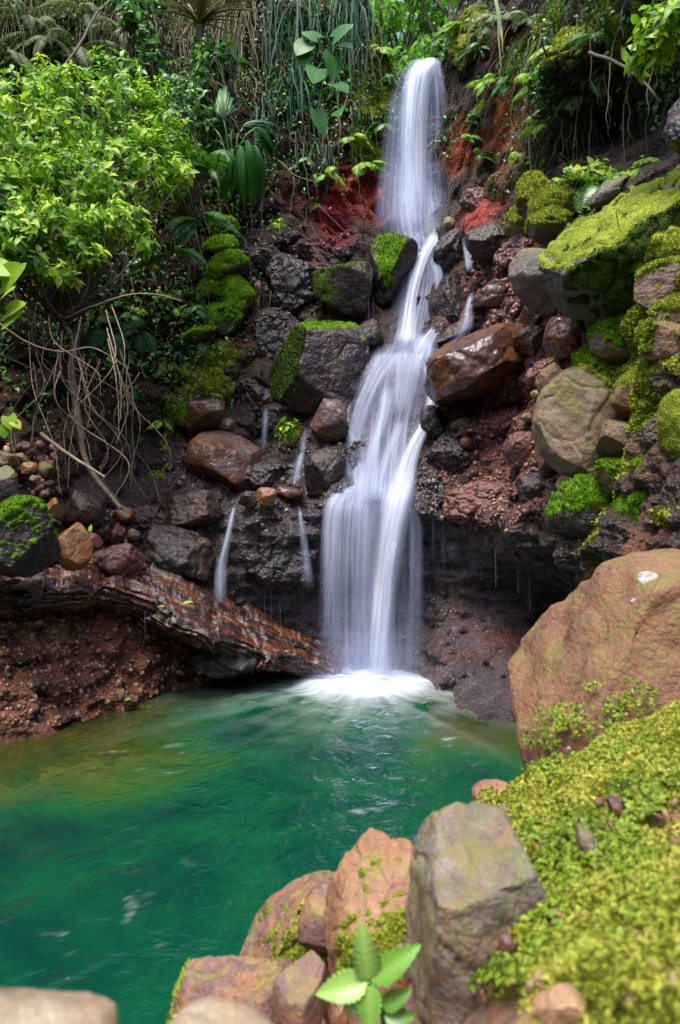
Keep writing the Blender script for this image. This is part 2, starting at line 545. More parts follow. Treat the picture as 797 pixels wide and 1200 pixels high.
DK, PURP, RED, ORNG, SOIL = (0.030, 0.022, 0.022), (0.070, 0.045, 0.055), (0.19, 0.065, 0.045), (0.42, 0.105, 0.035), (0.035, 0.022, 0.012)
COLS = stains((0.055, 0.035, 0.028), [
    (100, 100, 260, SOIL, 1), (100, 350, 200, SOIL, 1), (330, 80, 140, SOIL, 1), (60, 520, 130, (0.05, 0.028, 0.018), 1),
    (200, 540, 70, (0.045, 0.028, 0.026), .9),
    (320, 300, 60, PURP, .9), (330, 370, 60, (0.085, 0.05, 0.05), .9), (285, 400, 30, (0.20, 0.09, 0.04), .9), (300, 380, 14, (0.3, .13, .05), .8),
    (420, 215, 38, (0.30, 0.035, 0.035), 1), (385, 240, 22, (0.22, 0.03, 0.04), .9, .4), (440, 240, 25, (0.27, 0.05, 0.04), .8), (350, 240, 25, (0.16, .05, .05), .7),
    (370, 290, 25, (0.16, 0.05, 0.06), .7), (400, 260, 15, (0.3, .04, .04), .8, .3),
    (540, 180, 26, ORNG, 1), (565, 245, 28, (0.40, 0.085, 0.06), 1), (600, 150, 26, ORNG, 1, .5), (600, 110, 20, (0.36, 0.1, 0.05), .8, .5), (590, 60, 18, (0.25, .06, .03), .8, .5), (545, 140, 16, (.3, .08, .03), .7),
    (620, 240, 22, (0.3, .12, .05), .6),
    (590, 320, 50, (0.24, 0.085, 0.06), .95), (560, 355, 35, (0.22, .08, .07), .9), (620, 370, 45, (0.15, 0.06, 0.05), .9),
    (600, 440, 70, RED, .8), (570, 500, 80, RED, .9), (560, 560, 65, (0.17, 0.06, 0.05), .95), (620, 560, 50, (0.20, 0.07, 0.05), .9), (600, 520, 20, (0.30, .07, .05), .9), (545, 590, 40, (.16, .06, .055), .8),
    (510, 560, 30, DK, .9), (500, 500, 20, DK, .8), (520, 610, 30, DK, .8),
    (300, 640, 110, (0.085, 0.066, 0.068), 1), (400, 690, 110, (0.10, 0.076, 0.086), 1), (560, 720, 110, (0.095, 0.066, 0.074), 1), (500, 650, 60, (0.06, .045, .05), .6), (590, 790, 70, (0.13, 0.105, 0.125), 1),
    (600, 745, 36, (0.17, 0.06, 0.035), .8, 2.0), (560, 770, 30, (.12, .06, .035), .7, 2.5), (680, 690, 70, (.03, .02, .018), .9),
    (230, 650, 45, (0.10, 0.062, 0.045), .8), (330, 560, 40, (0.06, 0.042, 0.042), .8),
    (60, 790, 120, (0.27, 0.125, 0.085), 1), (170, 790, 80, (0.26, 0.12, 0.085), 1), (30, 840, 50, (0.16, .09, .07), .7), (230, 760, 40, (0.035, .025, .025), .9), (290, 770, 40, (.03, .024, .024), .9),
    (660, 620, 26, (0.16, 0.10, 0.05), .7), (690, 655, 14, (0.50, 0.22, 0.06), 1), (663, 635, 10, (0.45, .22, .06), 1, .4), (740, 640, 30, (0.30, .13, .06), .8),
    (770, 330, 70, (0.22, 0.17, 0.11), .9), (760, 430, 70, (0.20, 0.155, 0.10), .9), (740, 520, 50, (0.19, 0.14, 0.10), .9), (690, 260, 40, (0.17, .13, .08), .8), (640, 90, 50, (.12, .085, .045), .8),
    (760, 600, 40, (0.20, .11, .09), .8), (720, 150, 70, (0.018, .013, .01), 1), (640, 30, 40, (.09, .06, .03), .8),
], CV)
_l = COLS.mean(1, keepdims=True)
COLS = np.clip((_l + (COLS - _l) * 1.4) * 0.66, 0.004, 1)
WET = stains((0.55,), [(100, 300, 260, 0.05, 1), (100, 100, 300, 0.05, 1), (330, 100, 130, 0.1, 1), (450, 650, 260, 1.0, 1), (560, 480, 110, 0.9, 1), (330, 350, 90, 0.8, 1),
                       (90, 790, 140, 0.35, 1), (620, 60, 90, 0.2, 1), (760, 300, 130, 0.15, 1), (760, 550, 60, .4, 1)], CV)[:, 0]
# where plants grow (not a colour: used to sow plants)
VEG = stains((0.0,), [(60, 60, 150, 1, 1), (60, 230, 170, 1, 1), (120, 370, 110, .8, 1), (200, 120, 150, 1, 1), (330, 70, 110, 1, 1), (430, 60, 60, .9, 1), (440, 150, 38, .7, 1), (200, 420, 70, .5, 1), (60, 450, 70, .35, 1), (240, 300, 60, .5, 1),
                      (560, 30, 40, .9, 1), (640, 60, 60, .7, 1), (640, 120, 40, .8, 1), (700, 30, 70, .6, 1), (790, 60, 60, .5, 1), (620, 190, 30, .5, 1), (700, 240, 40, .5, 1), (530, 150, 25, .5, 1)], CV, .35)[:, 0]
MOSS = stains((0.0,), [(435, 110, 46, 1.0, 1), (450, 70, 30, .9, 1), (425, 175, 30, .8, 1), (365, 240, 16, .8, 1), (240, 420, 45, .75, 1), (220, 460, 40, .7, 1), (200, 520, 50, .5, 1, .6), (255, 450, 22, .9, 1),
                       (550, 40, 30, .9, 1), (690, 60, 45, .9, 1), (650, 90, 25, .7, 1), (620, 200, 25, .6, 1), (640, 250, 35, .8, 1), (700, 260, 50, .8, 1), (575, 210, 14, .6, 1), (745, 450, 60, .8, 1), (720, 560, 60, .7, 1), (680, 620, 40, .6, 1),
                       (340, 500, 14, .8, 1), (325, 470, 14, .6, 1), (290, 490, 14, .6, 1), (780, 300, 90, .95, 1), (760, 400, 70, .85, 1), (720, 420, 50, .9, 1), (790, 600, 50, .6, 1), (610, 620, 14, .5, 1), (640, 30, 50, .8, 1), (600, 70, 22, .7, 1), (720, 40, 40, .8, 1), (560, 120, 20, .7, 1), (680, 190, 30, .6, 1), (470, 60, 20, .9, 1), (400, 200, 20, .5, 1)], CV, .3)[:, 0]

m = NT('wet_cliff_rock')
tc = m.n('TexCoord').outputs['Object']
n1, n2, n3 = m.noise(tc, 3.0, 6, 0.65, 0.4), m.noise(tc, 17, 5, 0.65), m.noise(tc, 75, 4, 0.6)
vo = m.voro(tc, 38)
vcol = m.voro(tc, 20, out='Color')
sepc = m.n('SeparateColor')
m.l(vcol, sepc.inputs[0])
f = m.math('ADD', m.math('MULTIPLY', n1, 0.5), m.math('ADD', m.math('MULTIPLY', n2, 0.3), m.math('MULTIPLY', sepc.outputs[0], 0.2)))
var = m.ramp(f, [(0.3, (0.30, 0.30, 0.34)), (0.5, (0.9, 0.88, 0.86)), (0.7, (1.75, 1.6, 1.5))])
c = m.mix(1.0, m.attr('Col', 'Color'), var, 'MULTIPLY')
c = m.mix(m.math('MULTIPLY', m.rng(m.noise(tc, 1.6, 5, .7, .6), .55, .68), 0.35), c, (0.13, 0.055, 0.022, 1))
h = m.math('ADD', m.math('MULTIPLY', n2, 1.0), m.math('ADD', m.math('MULTIPLY', n3, 0.45), m.math('MULTIPLY', vo, -0.5)))
nb = m.bump(h, 1.0, 0.05)
wet = m.attr('wet')
wn = m.math('ADD', wet, m.math('MULTIPLY', m.math('SUBTRACT', n1, 0.5), 0.8), True)
rough = m.rng(wn, 0.0, 1.0, 0.95, 0.2)
CLIFF_MAT = m.end(m.principled(c, rough, nb, m.rng(wn, 0, 1, 0.1, 0.8), m.math('MULTIPLY', m.rng(wn, .5, 1.0), 0.8), 0.07))
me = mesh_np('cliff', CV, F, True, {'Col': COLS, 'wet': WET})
cliff = tag(link('cliff', me, CLIFF_MAT), 'steep dark wet rock cliff round the pool', None, None, 'structure')

# ================================================================= POOL
def shore_r(th):
    return cliff_r(th, np.zeros_like(th))


def bed_depth(x, y):
    th = np.arctan2(x - AX[0], y - AX[1])
    rr = np.hypot(x - AX[0], y - AX[1])
    ds = shore_r(np.clip(th, TH[0], TH[-1])) - rr
    td = np.degrees(th)
    left = np.exp(-((td + 68) / 36) ** 2)
    right = np.exp(-((td - 32) / 20) ** 2)
    width = 1.0 + 2.1 * left + 0.9 * right
    p = np.stack([x, y, np.zeros_like(x)], 1)
    off = 0.10 * fbm(p * 1.6, 3, 81)
    shallow = 0.72 * right * sstep(1.2, 0.3, ds) + 0.35 * left * sstep(1.3, 0.4, ds)
    return 0.03 + 1.5 * sstep(-0.1, 1, (ds + off) / width) * (1 - shallow)


gx, gy = np.meshgrid(np.linspace(-5.5, 4.5, 130), np.linspace(-2.5, 8.5, 140), indexing='ij')
x, y = gx.ravel(), gy.ravel()
dep = bed_depth(x, y)
p = np.stack([x, y, -dep - 0.10 + 0.04 * fbm(np.stack([x, y, x * 0], 1) * 4, 3, 82)], 1)
idx = np.arange(len(x)).reshape(gx.shape)
Fb = np.stack([idx[:-1, :-1], idx[1:, :-1], idx[1:, 1:], idx[:-1, 1:]], 2).reshape(-1, 4)
m = NT('pool_bed_silt')
tc = m.n('TexCoord').outputs['Object']
c = m.ramp(m.noise(tc, 5, 5), [(0.3, (0.22, 0.11, 0.045)), (0.6, (0.36, 0.20, 0.085))])
bed_mat = m.end(m.principled(c, 0.9, m.bump(m.voro(tc, 14), 0.5, 0.03)))
tag(link('pool_bed', mesh_np('pool_bed', p, Fb), bed_mat), 'brown silty bed of the pool', None, None, 'structure')

FALL = at(425, 808, 0)  # re-based below
FALL = np.array([(428 - CX) / FPX * 6.0, 6.0, 0.0])
gx, gy = np.meshgrid(np.linspace(-4.2, 3.2, 330), np.linspace(-0.6, 7.4, 360), indexing='ij')
x, y = gx.ravel(), gy.ravel()
dF = np.hypot(x - FALL[0], (y - FALL[1]) * 1.15)
dirx, diry = (x - FALL[0]) / (dF + .01), (y - FALL[1]) / (dF + .01)
ang = np.arctan2(y - FALL[1], x - FALL[0])
p3 = np.stack([x, y, x * 0], 1)
wav = fbm(np.stack([x * 2.3, y * 1.7, x * 0 + 3], 1), 4, 91) * 0.010
wav += 0.012 * np.exp(-dF / 1.2) * np.sin(dF * 16 + 3 * perlin(p3 * 2, 93))
wav += 0.010 * fbm(np.stack([x * 6, y * 4, x * 0], 1), 3, 94) * (0.35 + np.exp(-dF / 1.5))
boil = np.exp(-(dF / 0.42) ** 2)
wav += boil * (0.03 + 0.04 * fbm(p3 * 7, 3, 95))
WD = bed_depth(x, y)
rays = perlin(np.stack([np.cos(ang) * 9, np.sin(ang) * 9, dF * 0.6], 1), 96) + 0.6 * perlin(np.stack([np.cos(ang) * 26, np.sin(ang) * 26, dF * 0.9], 1), 97)
fleck = perlin(np.stack([(x * .8 + y * .35) * 5, (y * .9 - x * .3) * 9, x * 0], 1), 98) + .5 * perlin(np.stack([x * 16, y * 26, x * 0], 1), 99)  # pale sky reflections on the ripples, painted in along with the white froth
glint_mask = sstep(-.05, .45, perlin(np.stack([x * .9, y * 1.1, x * 0 + 4], 1), 100))
foam_glint = np.clip(1.35 * np.exp(-(dF / 0.42) ** 2.2) + np.exp(-(dF / 0.95) ** 1.6) * (0.36 + 0.55 * rays + 0.5 * fbm(np.stack([x * 4, y * 4, x * 0], 1), 3, 106)) * 0.6, 0, 1)
foam_glint = np.clip(foam_glint + np.clip(np.exp(-dF / 0.8) * (rays - 0.3) * 0.4, 0, .2) + 0.42 * sstep(.32, .75, fleck) * glint_mask, 0, 1)
m = NT('pool_water')
tc = m.n('TexCoord').outputs['Object']
dpt, fo = m.attr('depth'), m.attr('foam_glint')
nn = m.noise(tc, 1.1, 4, 0.6, 0.5)
deep = m.ramp(m.math('ADD', m.math('MULTIPLY', nn, .7), m.math('MULTIPLY', dpt, 0.22)), [(0.36, (0.06, 0.080, 0.010)), (0.50, (0.016, 0.078, 0.018)), (0.64, (0.002, 0.062, 0.026)), (0.76, (0.001, 0.036, 0.024)), (0.9, (0.0, 0.018, 0.018))])
body = m.n('BsdfDiffuse')
m.l(deep, body.inputs[0])
tr = m.n('BsdfTransparent')
tr.inputs[0].default_value = (0.80, 0.86, 0.66, 1)
turb = m.rng(dpt, 0.05, 1.0, 0.36, 0.97)
ms = m.n('MixShader')
m.l(turb, ms.inputs[0]); m.l(tr.outputs[0], ms.inputs[1]); m.l(body.outputs[0], ms.inputs[2])
mp = m.n('Mapping'); mp.inputs['Scale'].default_value = (1.0, 0.75, 1); mp.inputs['Rotation'].default_value = (0, 0, 0.5); m.l(tc, mp.inputs[0])
w1 = m.noise(mp.outputs[0], 5.5, 3, 0.55, 1.2)
w2 = m.noise(mp.outputs[0], 17, 2, 0.5, 0.8)
nb = m.bump(m.math('ADD', w1, m.math('MULTIPLY', w2, 0.22)), 0.55, 0.10)
gl = m.n('BsdfGlossy'); gl.inputs['Roughness'].default_value = 0.07; m.l(nb, gl.inputs['Normal'])
fr = m.n('Fresnel'); fr.inputs[0].default_value = 1.33; m.l(nb, fr.inputs['Normal'])
m2 = m.n('MixShader')
m.l(m.math('MULTIPLY', fr.outputs[0], 1.0), m2.inputs[0]); m.l(ms.outputs[0], m2.inputs[1]); m.l(gl.outputs[0], m2.inputs[2])
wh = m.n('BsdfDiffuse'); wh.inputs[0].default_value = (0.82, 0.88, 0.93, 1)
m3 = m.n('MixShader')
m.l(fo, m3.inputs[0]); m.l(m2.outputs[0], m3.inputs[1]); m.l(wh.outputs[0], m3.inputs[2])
WATER_MAT = m.end(m3.outputs[0])
idx = np.arange(len(x)).reshape(gx.shape)
Fw = np.stack([idx[:-1, :-1], idx[1:, :-1], idx[1:, 1:], idx[:-1, 1:]], 2).reshape(-1, 4)
tag(link('pool_water', mesh_np('pool_water', np.stack([x, y, wav], 1), Fw, True, {'depth': WD, 'foam_glint': foam_glint}), WATER_MAT), 'emerald green pool water with white froth under the fall and painted sky glints', None, None, 'structure')


# ---- unseen slope added behind the viewer to block low sky light
gx, gy = np.meshgrid(np.linspace(-14, 14, 80), np.linspace(-1.2, -14, 50), indexing='ij')
p = np.stack([gx.ravel(), gy.ravel(), 0 * gx.ravel()], 1)
p[:, 2] = 0.75 + np.maximum(0, -p[:, 1] - 2.2) * 0.75 + 0.02 * p[:, 0] ** 2 + 0.35 * fbm(p * .6, 4, 120)
idx = np.arange(len(p)).reshape(gx.shape)
Fh = np.stack([idx[:-1, :-1], idx[:-1, 1:], idx[1:, 1:], idx[1:, :-1]], 2).reshape(-1, 4)
m = NT('sky_block_green')
tc = m.n('TexCoord').outputs['Object']
tag(link('sky_block_slope', mesh_np('sky_block_slope', p, Fh), m.end(m.principled(m.ramp(m.noise(tc, 3, 6, .7), [(.35, (.012, .018, .006)), (.6, (.05, .08, .02))]), .9, m.bump(m.noise(tc, 9, 5), 1, .2)))), 'unseen green slope added behind the viewer to block low sky light', None, None, 'structure')

# ================================================================= ROCKS
_ico = {}


def ico(sub):
    if sub not in _ico:
        bm = bmesh.new()
        bmesh.ops.create_icosphere(bm, subdivisions=sub, radius=1)
        v = np.array([x.co[:] for x in bm.verts])
        f = np.array([[q.index for q in p.verts] for p in bm.faces])
        bm.free()
        _ico[sub] = (v / np.linalg.norm(v, axis=1)[:, None], f)
    return _ico[sub]


def vnormals(v, f):
    n = np.zeros_like(v)
    fn = np.cross(v[f[:, 1]] - v[f[:, 0]], v[f[:, 2]] - v[f[:, 0]])
    for k in range(f.shape[1]):
        np.add.at(n, f[:, k], fn)
    return n / (np.linalg.norm(n, axis=1)[:, None] + 1e-12)


def rotm(rx, ry, rz):
    return np.array(Matrix.Rotation(rz, 3, 'Z') @ Matrix.Rotation(ry, 3, 'Y') @ Matrix.Rotation(rx, 3, 'X'))


def rock_shape(seed, dims, tilt=0.0, facets=9, lump=0.16, rough=0.02, sub=5, cuts=(), yaw=None, cut_soft=0.92, box=0.85):
    """Half-size dims (x, y, z) metres; tilt turns it in the picture (radians, + lifts the right side)."""
    rg = np.random.default_rng(seed)
    v, f = ico(sub)
    v = v.copy()
    u = v.copy()
    v = np.sign(v) * np.abs(v) ** box
    v *= (1 + lump * fbm(u * 1.3 + seed * 3.7, 3, seed))[:, None]
    pl = [(rg.normal(size=3), rg.uniform(0.62, 0.88)) for _ in range(facets)] + [(np.array(n, float), h) for n, h in cuts]
    for n, h in pl:
        n = n / np.linalg.norm(n)
        over = np.maximum(0, v @ n - h)
        v -= (over * cut_soft)[:, None] * n
    v /= np.abs(v).max(0)
    v *= np.asarray(dims)
    s = float(np.mean(dims))
    n = vnormals(v, f)
    q = v / s
    c1, c2_, ci_ = cellular(q * 2.3 + seed * 1.3 + 0.3 * np.stack([perlin(q * 3, seed + 6), perlin(q * 3, seed + 7), perlin(q * 3, seed + 8)], 1), seed)
    e1_, e2_, _e = cellular(q * 1.1 + seed * 2.1 + 0.35 * np.stack([perlin(q * 2, seed + 16), perlin(q * 2, seed + 17), perlin(q * 2, seed + 18)], 1), seed + 9)
    d = -s * rough * 1.3 * sstep(.09, .0, e2_ - e1_) + s * rough * (1.7 * (.45 - c1) * (.3 + ci_) + 1.4 * fbm(q * 2.6 + seed, 4, seed + 1) + 0.8 * ridged(q * 3.2 + seed, 3, seed + 2) - 0.6 + 0.7 * fbm(q * 9 + seed, 4, seed + 3))
    v = v + n * d[:, None]
    yaw = rg.uniform(-0.5, 0.5) if yaw is None else yaw
    v = v @ rotm(0, -tilt, yaw).T
    return v, f


def moss_build(v, f, mask, thick, seed, fuzz=0, blade=0.02, warp=5.0):
    """A moss cushion over the part of a surface where mask is high: dips under the surface at its border."""
    n = vnormals(v, f)
    mk = mask + 0.34 * fbm(v * warp + seed, 5, seed, 0.6)
    mk = mk + 0.22 * fbm(v * warp * 4 + seed, 3, seed + 8)
    mk = sstep(0.45, 0.85, mk)
    thick = thick * .62
    up = v + n * ((mk * (1 + 0.6 * fbm(v * 12, 3, seed + 3)) - 0.25) * thick)[:, None]
    keep = (mk[f] > 0.06).any(1)
    f = f[keep]
    if len(f) == 0:
        return None
    used, inv = np.unique(f.ravel(), return_inverse=True)
    mb = MB()
    rg = np.random.default_rng(seed)
    ff = inv.reshape(f.shape)
    uv_, mm, nn = up[used], mk[used], n[used]
    mb.add(uv_, ff, np.clip(0.45 + 0.5 * fbm(uv_ * 6, 3, seed + 5), 0, 1))
    if fuzz:
        a = uv_[ff]
        ar = np.linalg.norm(np.cross(a[:, 1] - a[:, 0], a[:, 2] - a[:, 0]), axis=1) * mm[ff].mean(1)
        if ar.sum() > 0:
            fuzz = int(fuzz * 2.6)
            fi = rg.choice(len(ff), fuzz, p=ar / ar.sum())
            b = rg.dirichlet(np.ones(ff.shape[1]), fuzz)
            pos = (a[fi] * b[:, :, None]).sum(1)
            nr = (nn[ff[fi]] * b[:, :, None]).sum(1)
            scatter_blades(mb, pos, nr, blade * .5, rg, 0.75)
    return mb


def scatter_blades(mb, pos, nr, size, rg, spread=0.8, wid=0.42):
    N = len(pos)
    d = nr + rg.normal(size=(N, 3)) * spread
    d /= np.linalg.norm(d, axis=1)[:, None] + 1e-9
    s = np.cross(d, rg.normal(size=(N, 3)))
    s /= np.linalg.norm(s, axis=1)[:, None] + 1e-9
    L = (size * rg.uniform(0.5, 1.3, N))[:, None]
    t = np.cross(d, s)
    v = np.stack([pos - d * L * 0.15, pos + d * L * 0.45 + s * L * wid + t * L * .1, pos + d * L + t * L * 0.25, pos + d * L * 0.45 - s * L * wid + t * L * .1], 1)
    f = np.arange(N * 4).reshape(N, 4)
    mb.add(v.reshape(-1, 3), f, np.repeat(np.clip(rg.normal(0.55, 0.25, N), 0, 1), 4))


def _dk(d, keys, k):
    return d


MR = {
    'dark': rock_mat('wet_dark_rock', [(0.007763, 0.005587, 0.006208), (0.02117, 0.01428, 0.01552), (0.04587, 0.03104, 0.03259)], (0.16, 0.6), 1.0, None, ((0.09, 0.035, 0.018), 0.22), 0.7, 0.15),
    'black': rock_mat('wet_black_rock', [(0.007258, 0.005587, 0.006912), (0.02117, 0.01564, 0.01843), (0.04536, 0.03352, 0.03744)], (0.14, 0.55), 1.3, None, ((0.06, 0.022, 0.014), 0.2), 0.8, 0.18),
    'brown': rock_mat('wet_brown_rock', [(0.03213, 0.01387, 0.01071), (0.07803, 0.03427, 0.02448), (0.1377, 0.06936, 0.04972)], (0.16, 0.42), 0.9, None, ((0.20, 0.075, 0.02), 0.25), 0.35, 0.3),
    'rust': rock_mat('rust_stained_rock', [(0.03081, 0.01487, 0.01232), (0.09243, 0.03485, 0.0132), (0.1643, 0.0604, 0.0176)], (0.2, 0.6), 1.0, None, ((0.09, 0.075, 0.08), 0.3), 0.55, 0.2),
    'red': rock_mat('red_brown_rock', [(0.05702, 0.01452, 0.01037), (0.1267, 0.0337, 0.02333), (0.1901, 0.06739, 0.04666)], (0.25, 0.6), 1.2, None, ((0.10, 0.06, 0.055), 0.3), 0.6, 0.15),
    'orange': rock_mat('orange_rock', [(0.128, 0.048, 0.016), (0.272, 0.112, 0.036), (0.368, 0.192, 0.08)], (0.3, 0.65), 1.2, None, ((0.16, 0.09, 0.06), 0.3), 0.5, 0.1),
    'grey': rock_mat('grey_rock', [(0.0612, 0.05508, 0.05202), (0.1346, 0.1163, 0.1102), (0.2081, 0.1836, 0.1714)], (0.4, 0.8), 1.1, (0.08, 0.07, 0.07), ((0.15, 0.09, 0.06), 0.2), 0.6, 0, ((0.12, 0.17, 0.015), 0.5)),
    'tan': rock_mat('tan_rock', [(0.09856, 0.05984, 0.04224), (0.2112, 0.1408, 0.09504), (0.2957, 0.2182, 0.1549)], (0.45, 0.8), 0.9, None, ((0.26, 0.13, 0.06), 0.25), 0.4, 0, ((0.15, 0.19, 0.015), 0.52)),
    'gravelly': rock_mat('gravelly_red_rock', [(0.06, 0.03, 0.02625), (0.15, 0.0825, 0.06375), (0.2475, 0.1575, 0.12)], (0.3, 0.7), 1.6, (0.3, 0.2, 0.15), ((0.30, 0.13, 0.05), 0.2), 1.0, 0.1, ((0.10, 0.16, 0.015), 0.48)),
    'near_brown': rock_mat('orange_brown_boulder_rock', [(0.08097, 0.04143, 0.03222), (0.1822, 0.08284, 0.04957), (0.2699, 0.1381, 0.08424)], (0.55, 0.85), 2.8, (0.16, 0.12, 0.12), ((0.27, 0.13, 0.06), 0.42), 1.0, 0, ((0.17, 0.18, 0.03), 0.40)),
    'near_grey': rock_mat('mottled_grey_rock', [(0.06, 0.05, 0.05), (0.17, 0.13, 0.11), (0.36, 0.30, 0.26)], (0.55, 0.9), 5.0, (0.04, 0.035, 0.04), ((0.26, 0.15, 0.07), 0.3), 1.0, 0, ((0.15, 0.19, 0.02), 0.46)),
    'near_purple': rock_mat('purple_brown_rock', [(0.07, 0.036, 0.036), (0.15, 0.08, 0.075), (0.26, 0.165, 0.15)], (0.4, 0.8), 3.4, (0.34, 0.25, 0.24), ((0.33, 0.14, 0.06), 0.32), 0.6, 0, ((0.22, 0.22, 0.03), 0.30)),
    'near_orange': rock_mat('orange_tan_rock', [(0.12, 0.06, 0.035), (0.28, 0.135, 0.07), (0.42, 0.26, 0.155)], (0.5, 0.85), 3.0, (0.15, 0.07, 0.04), ((0.22, 0.11, 0.07), 0.35), 0.7, 0, ((0.22, 0.23, 0.03), 0.25)),
    'pale': rock_mat('pale_tan_rock', [(0.12, 0.09, 0.055), (0.26, 0.205, 0.13), (0.40, 0.33, 0.23)], (0.7, 0.9), 3.0, None, ((0.30, 0.20, 0.12), 0.25), 0.5, 0),
}


def moss_mat2(name, dark, mid, light, trans=0.25):
    m = NT(name)
    a = m.attr('var')
    tc = m.obj_coord()
    n1, n2 = m.noise(tc, 5, 4, 0.6), m.noise(tc, 70, 3, 0.7)
    f = m.math('ADD', m.math('MULTIPLY', a, 0.55), m.math('MULTIPLY', m.math('SUBTRACT', m.math('ADD', n1, m.math('MULTIPLY', n2, .6)), 0.55), 0.9))
    c = m.ramp(f, [(0.05, dark), (0.38, mid), (0.85, light)])
    b = m.n('BsdfPrincipled')
    m.l(c, b.inputs['Base Color'])
    b.inputs['Roughness'].default_value = 0.75
    b.inputs['Specular IOR Level'].default_value = 0.25
    m.l(m.bump(m.math('ADD', n2, m.math('MULTIPLY', m.voro(tc, 120), -0.7)), 0.8, 0.012), b.inputs['Normal'])
    t = m.n('BsdfTranslucent')
    m.l(c, t.inputs[0])
    mx = m.n('MixShader'); mx.inputs[0].default_value = trans
    m.l(b.outputs[0], mx.inputs[1]); m.l(t.outputs[0], mx.inputs[2])
    return m.end(mx.outputs[0])


MOSS_GREEN = moss_mat2('vivid_green_moss', (0.02, 0.05, 0.003), (0.10, 0.23, 0.006), (0.27, 0.46, 0.015))
MOSS_YEL = moss_mat2('yellow_green_moss', (0.05, 0.055, 0.008), (0.22, 0.28, 0.018), (0.55, 0.58, 0.07))
MOSS_NEAR = moss_mat2('near_yellow_moss', (0.075, 0.085, 0.012), (0.32, 0.36, 0.03), (0.62, 0.62, 0.12), .3)
MOSS_VIVID = moss_mat2('bright_draped_moss', (0.02, 0.06, 0.003), (0.15, 0.34, 0.008), (0.36, 0.60, 0.02))
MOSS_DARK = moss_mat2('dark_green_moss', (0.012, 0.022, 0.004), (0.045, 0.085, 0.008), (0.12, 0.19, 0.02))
ROCKS = {}


def rock(label, px, py, w, h, mat, tilt=0, d=None, off=None, seed=1, facets=9, lump=0.16, rough=0.034, sub=5, cuts=(), moss=None, deep=None, name='boulder', cat='boulder', group=None, yaw=None, box=0.85):
    d0 = hit(px, py) if d is None else d
    hw, hh = w / 2 / FPX * d0, h / 2 / FPX * d0
    hd = (hw + hh) / 2 * (deep or 0.95)
    if d is None:
        d0 = d0 - (off if off is not None else 0.22 * hd)
    c = at(px, py, d0)
    v, f = rock_shape(seed, (hw, hd, hh), R(tilt), facets, lump, rough, sub, cuts, yaw, 0.92, box)
    o = link(name, mesh_np(name, v, f), MR[mat], None, c)
    tag(o, label, cat, group)
    if moss:
        # list of (direction, threshold, thickness, material, fuzz, blade)
        for k, (dr, th0, thick, mm, fz, bl) in enumerate(moss if isinstance(moss, list) else [moss]):
            n = vnormals(v, f)
            dr = np.array(dr, float) / np.linalg.norm(dr)
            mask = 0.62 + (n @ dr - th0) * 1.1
            mb = moss_build(v, f, mask, thick, seed + 50 + k, fz, bl, 4.0 / max(hw, hh) * 0.35)
            if mb:
                mb.build('moss', mm, o)
    ROCKS[label] = (o, v + c, f)
    return o


U = (0, -0.25, 1)
# --- beside and behind the fall
rock('big smooth wet brown boulder jutting out on the right of the cascade', 566, 430, 142, 84, 'brown', 20, None, 0.30, 3, 2, 0.16, 0.022, 6, [((0.2, -0.6, -1), .66), ((-.2, -.3, 1), .80)], deep=1.1, yaw=0.15)
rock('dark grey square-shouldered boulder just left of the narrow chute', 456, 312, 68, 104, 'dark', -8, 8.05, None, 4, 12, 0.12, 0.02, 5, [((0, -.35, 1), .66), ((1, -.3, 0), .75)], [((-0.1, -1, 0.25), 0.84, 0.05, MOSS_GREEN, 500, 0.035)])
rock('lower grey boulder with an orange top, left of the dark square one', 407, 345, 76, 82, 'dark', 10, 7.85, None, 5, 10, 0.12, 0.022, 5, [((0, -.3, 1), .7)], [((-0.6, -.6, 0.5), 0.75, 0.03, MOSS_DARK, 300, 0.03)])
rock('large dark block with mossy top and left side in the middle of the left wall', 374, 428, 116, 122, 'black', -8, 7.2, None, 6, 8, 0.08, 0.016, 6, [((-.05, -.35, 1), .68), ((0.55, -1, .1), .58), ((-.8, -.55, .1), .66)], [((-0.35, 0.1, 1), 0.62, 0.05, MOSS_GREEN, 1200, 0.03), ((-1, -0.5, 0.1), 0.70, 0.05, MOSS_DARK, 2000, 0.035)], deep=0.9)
rock('rust and grey angular rock at the left edge of the cascade', 386, 498, 54, 60, 'rust', 15, None, 0.15, 7, 10, 0.12, 0.02, 5)
rock('dark upright rock below the rust and grey one beside the cascade', 378, 557, 56, 66, 'dark', -12, None, 0.05, 8, 9)
rock('orange-sided boulder with wet grey top on the left bench', 262, 544, 88, 76, 'rust', -14, None, 0.22, 9, 8, 0.12, 0.02, 5, [((.2, -.4, 1), .66)])
rock('flat rusty rock with a mossy left end above the orange-sided boulder', 233, 490, 80, 44, 'rust', 8, None, 0.14, 10, 9, 0.12, 0.02, 5, [((0, 0, 1), .7)], [((-1, -.2, 0.6), 0.75, 0.03, MOSS_GREEN, 400, 0.025)])
rock('small grey stone between the flat rusty rock and the orange-sided boulder', 265, 499, 20, 17, 'grey', 0, None, 0.05, 11, 6, sub=4, name='stone', cat='stone')
rock('bright orange stone on the bench right of the orange-sided boulder', 313, 582, 26, 22, 'orange', -10, None, 0.1, 12, 9, sub=4, name='stone', cat='stone')
rock('dark stone touching the bright orange stone on its left', 291, 585, 22, 20, 'dark', 0, None, 0.1, 13, 9, sub=4, name='stone', cat='stone')
rock('flat red-brown stone touching the bright orange stone on its right', 340, 578, 36, 16, 'brown', 0, None, 0.1, 14, 9, sub=4, name='stone', cat='stone')
rock('dark knobbly rock at the left end of the wet bench', 222, 598, 84, 40, 'dark', 12, None, 0.12, 15, 10, 0.2, 0.05)
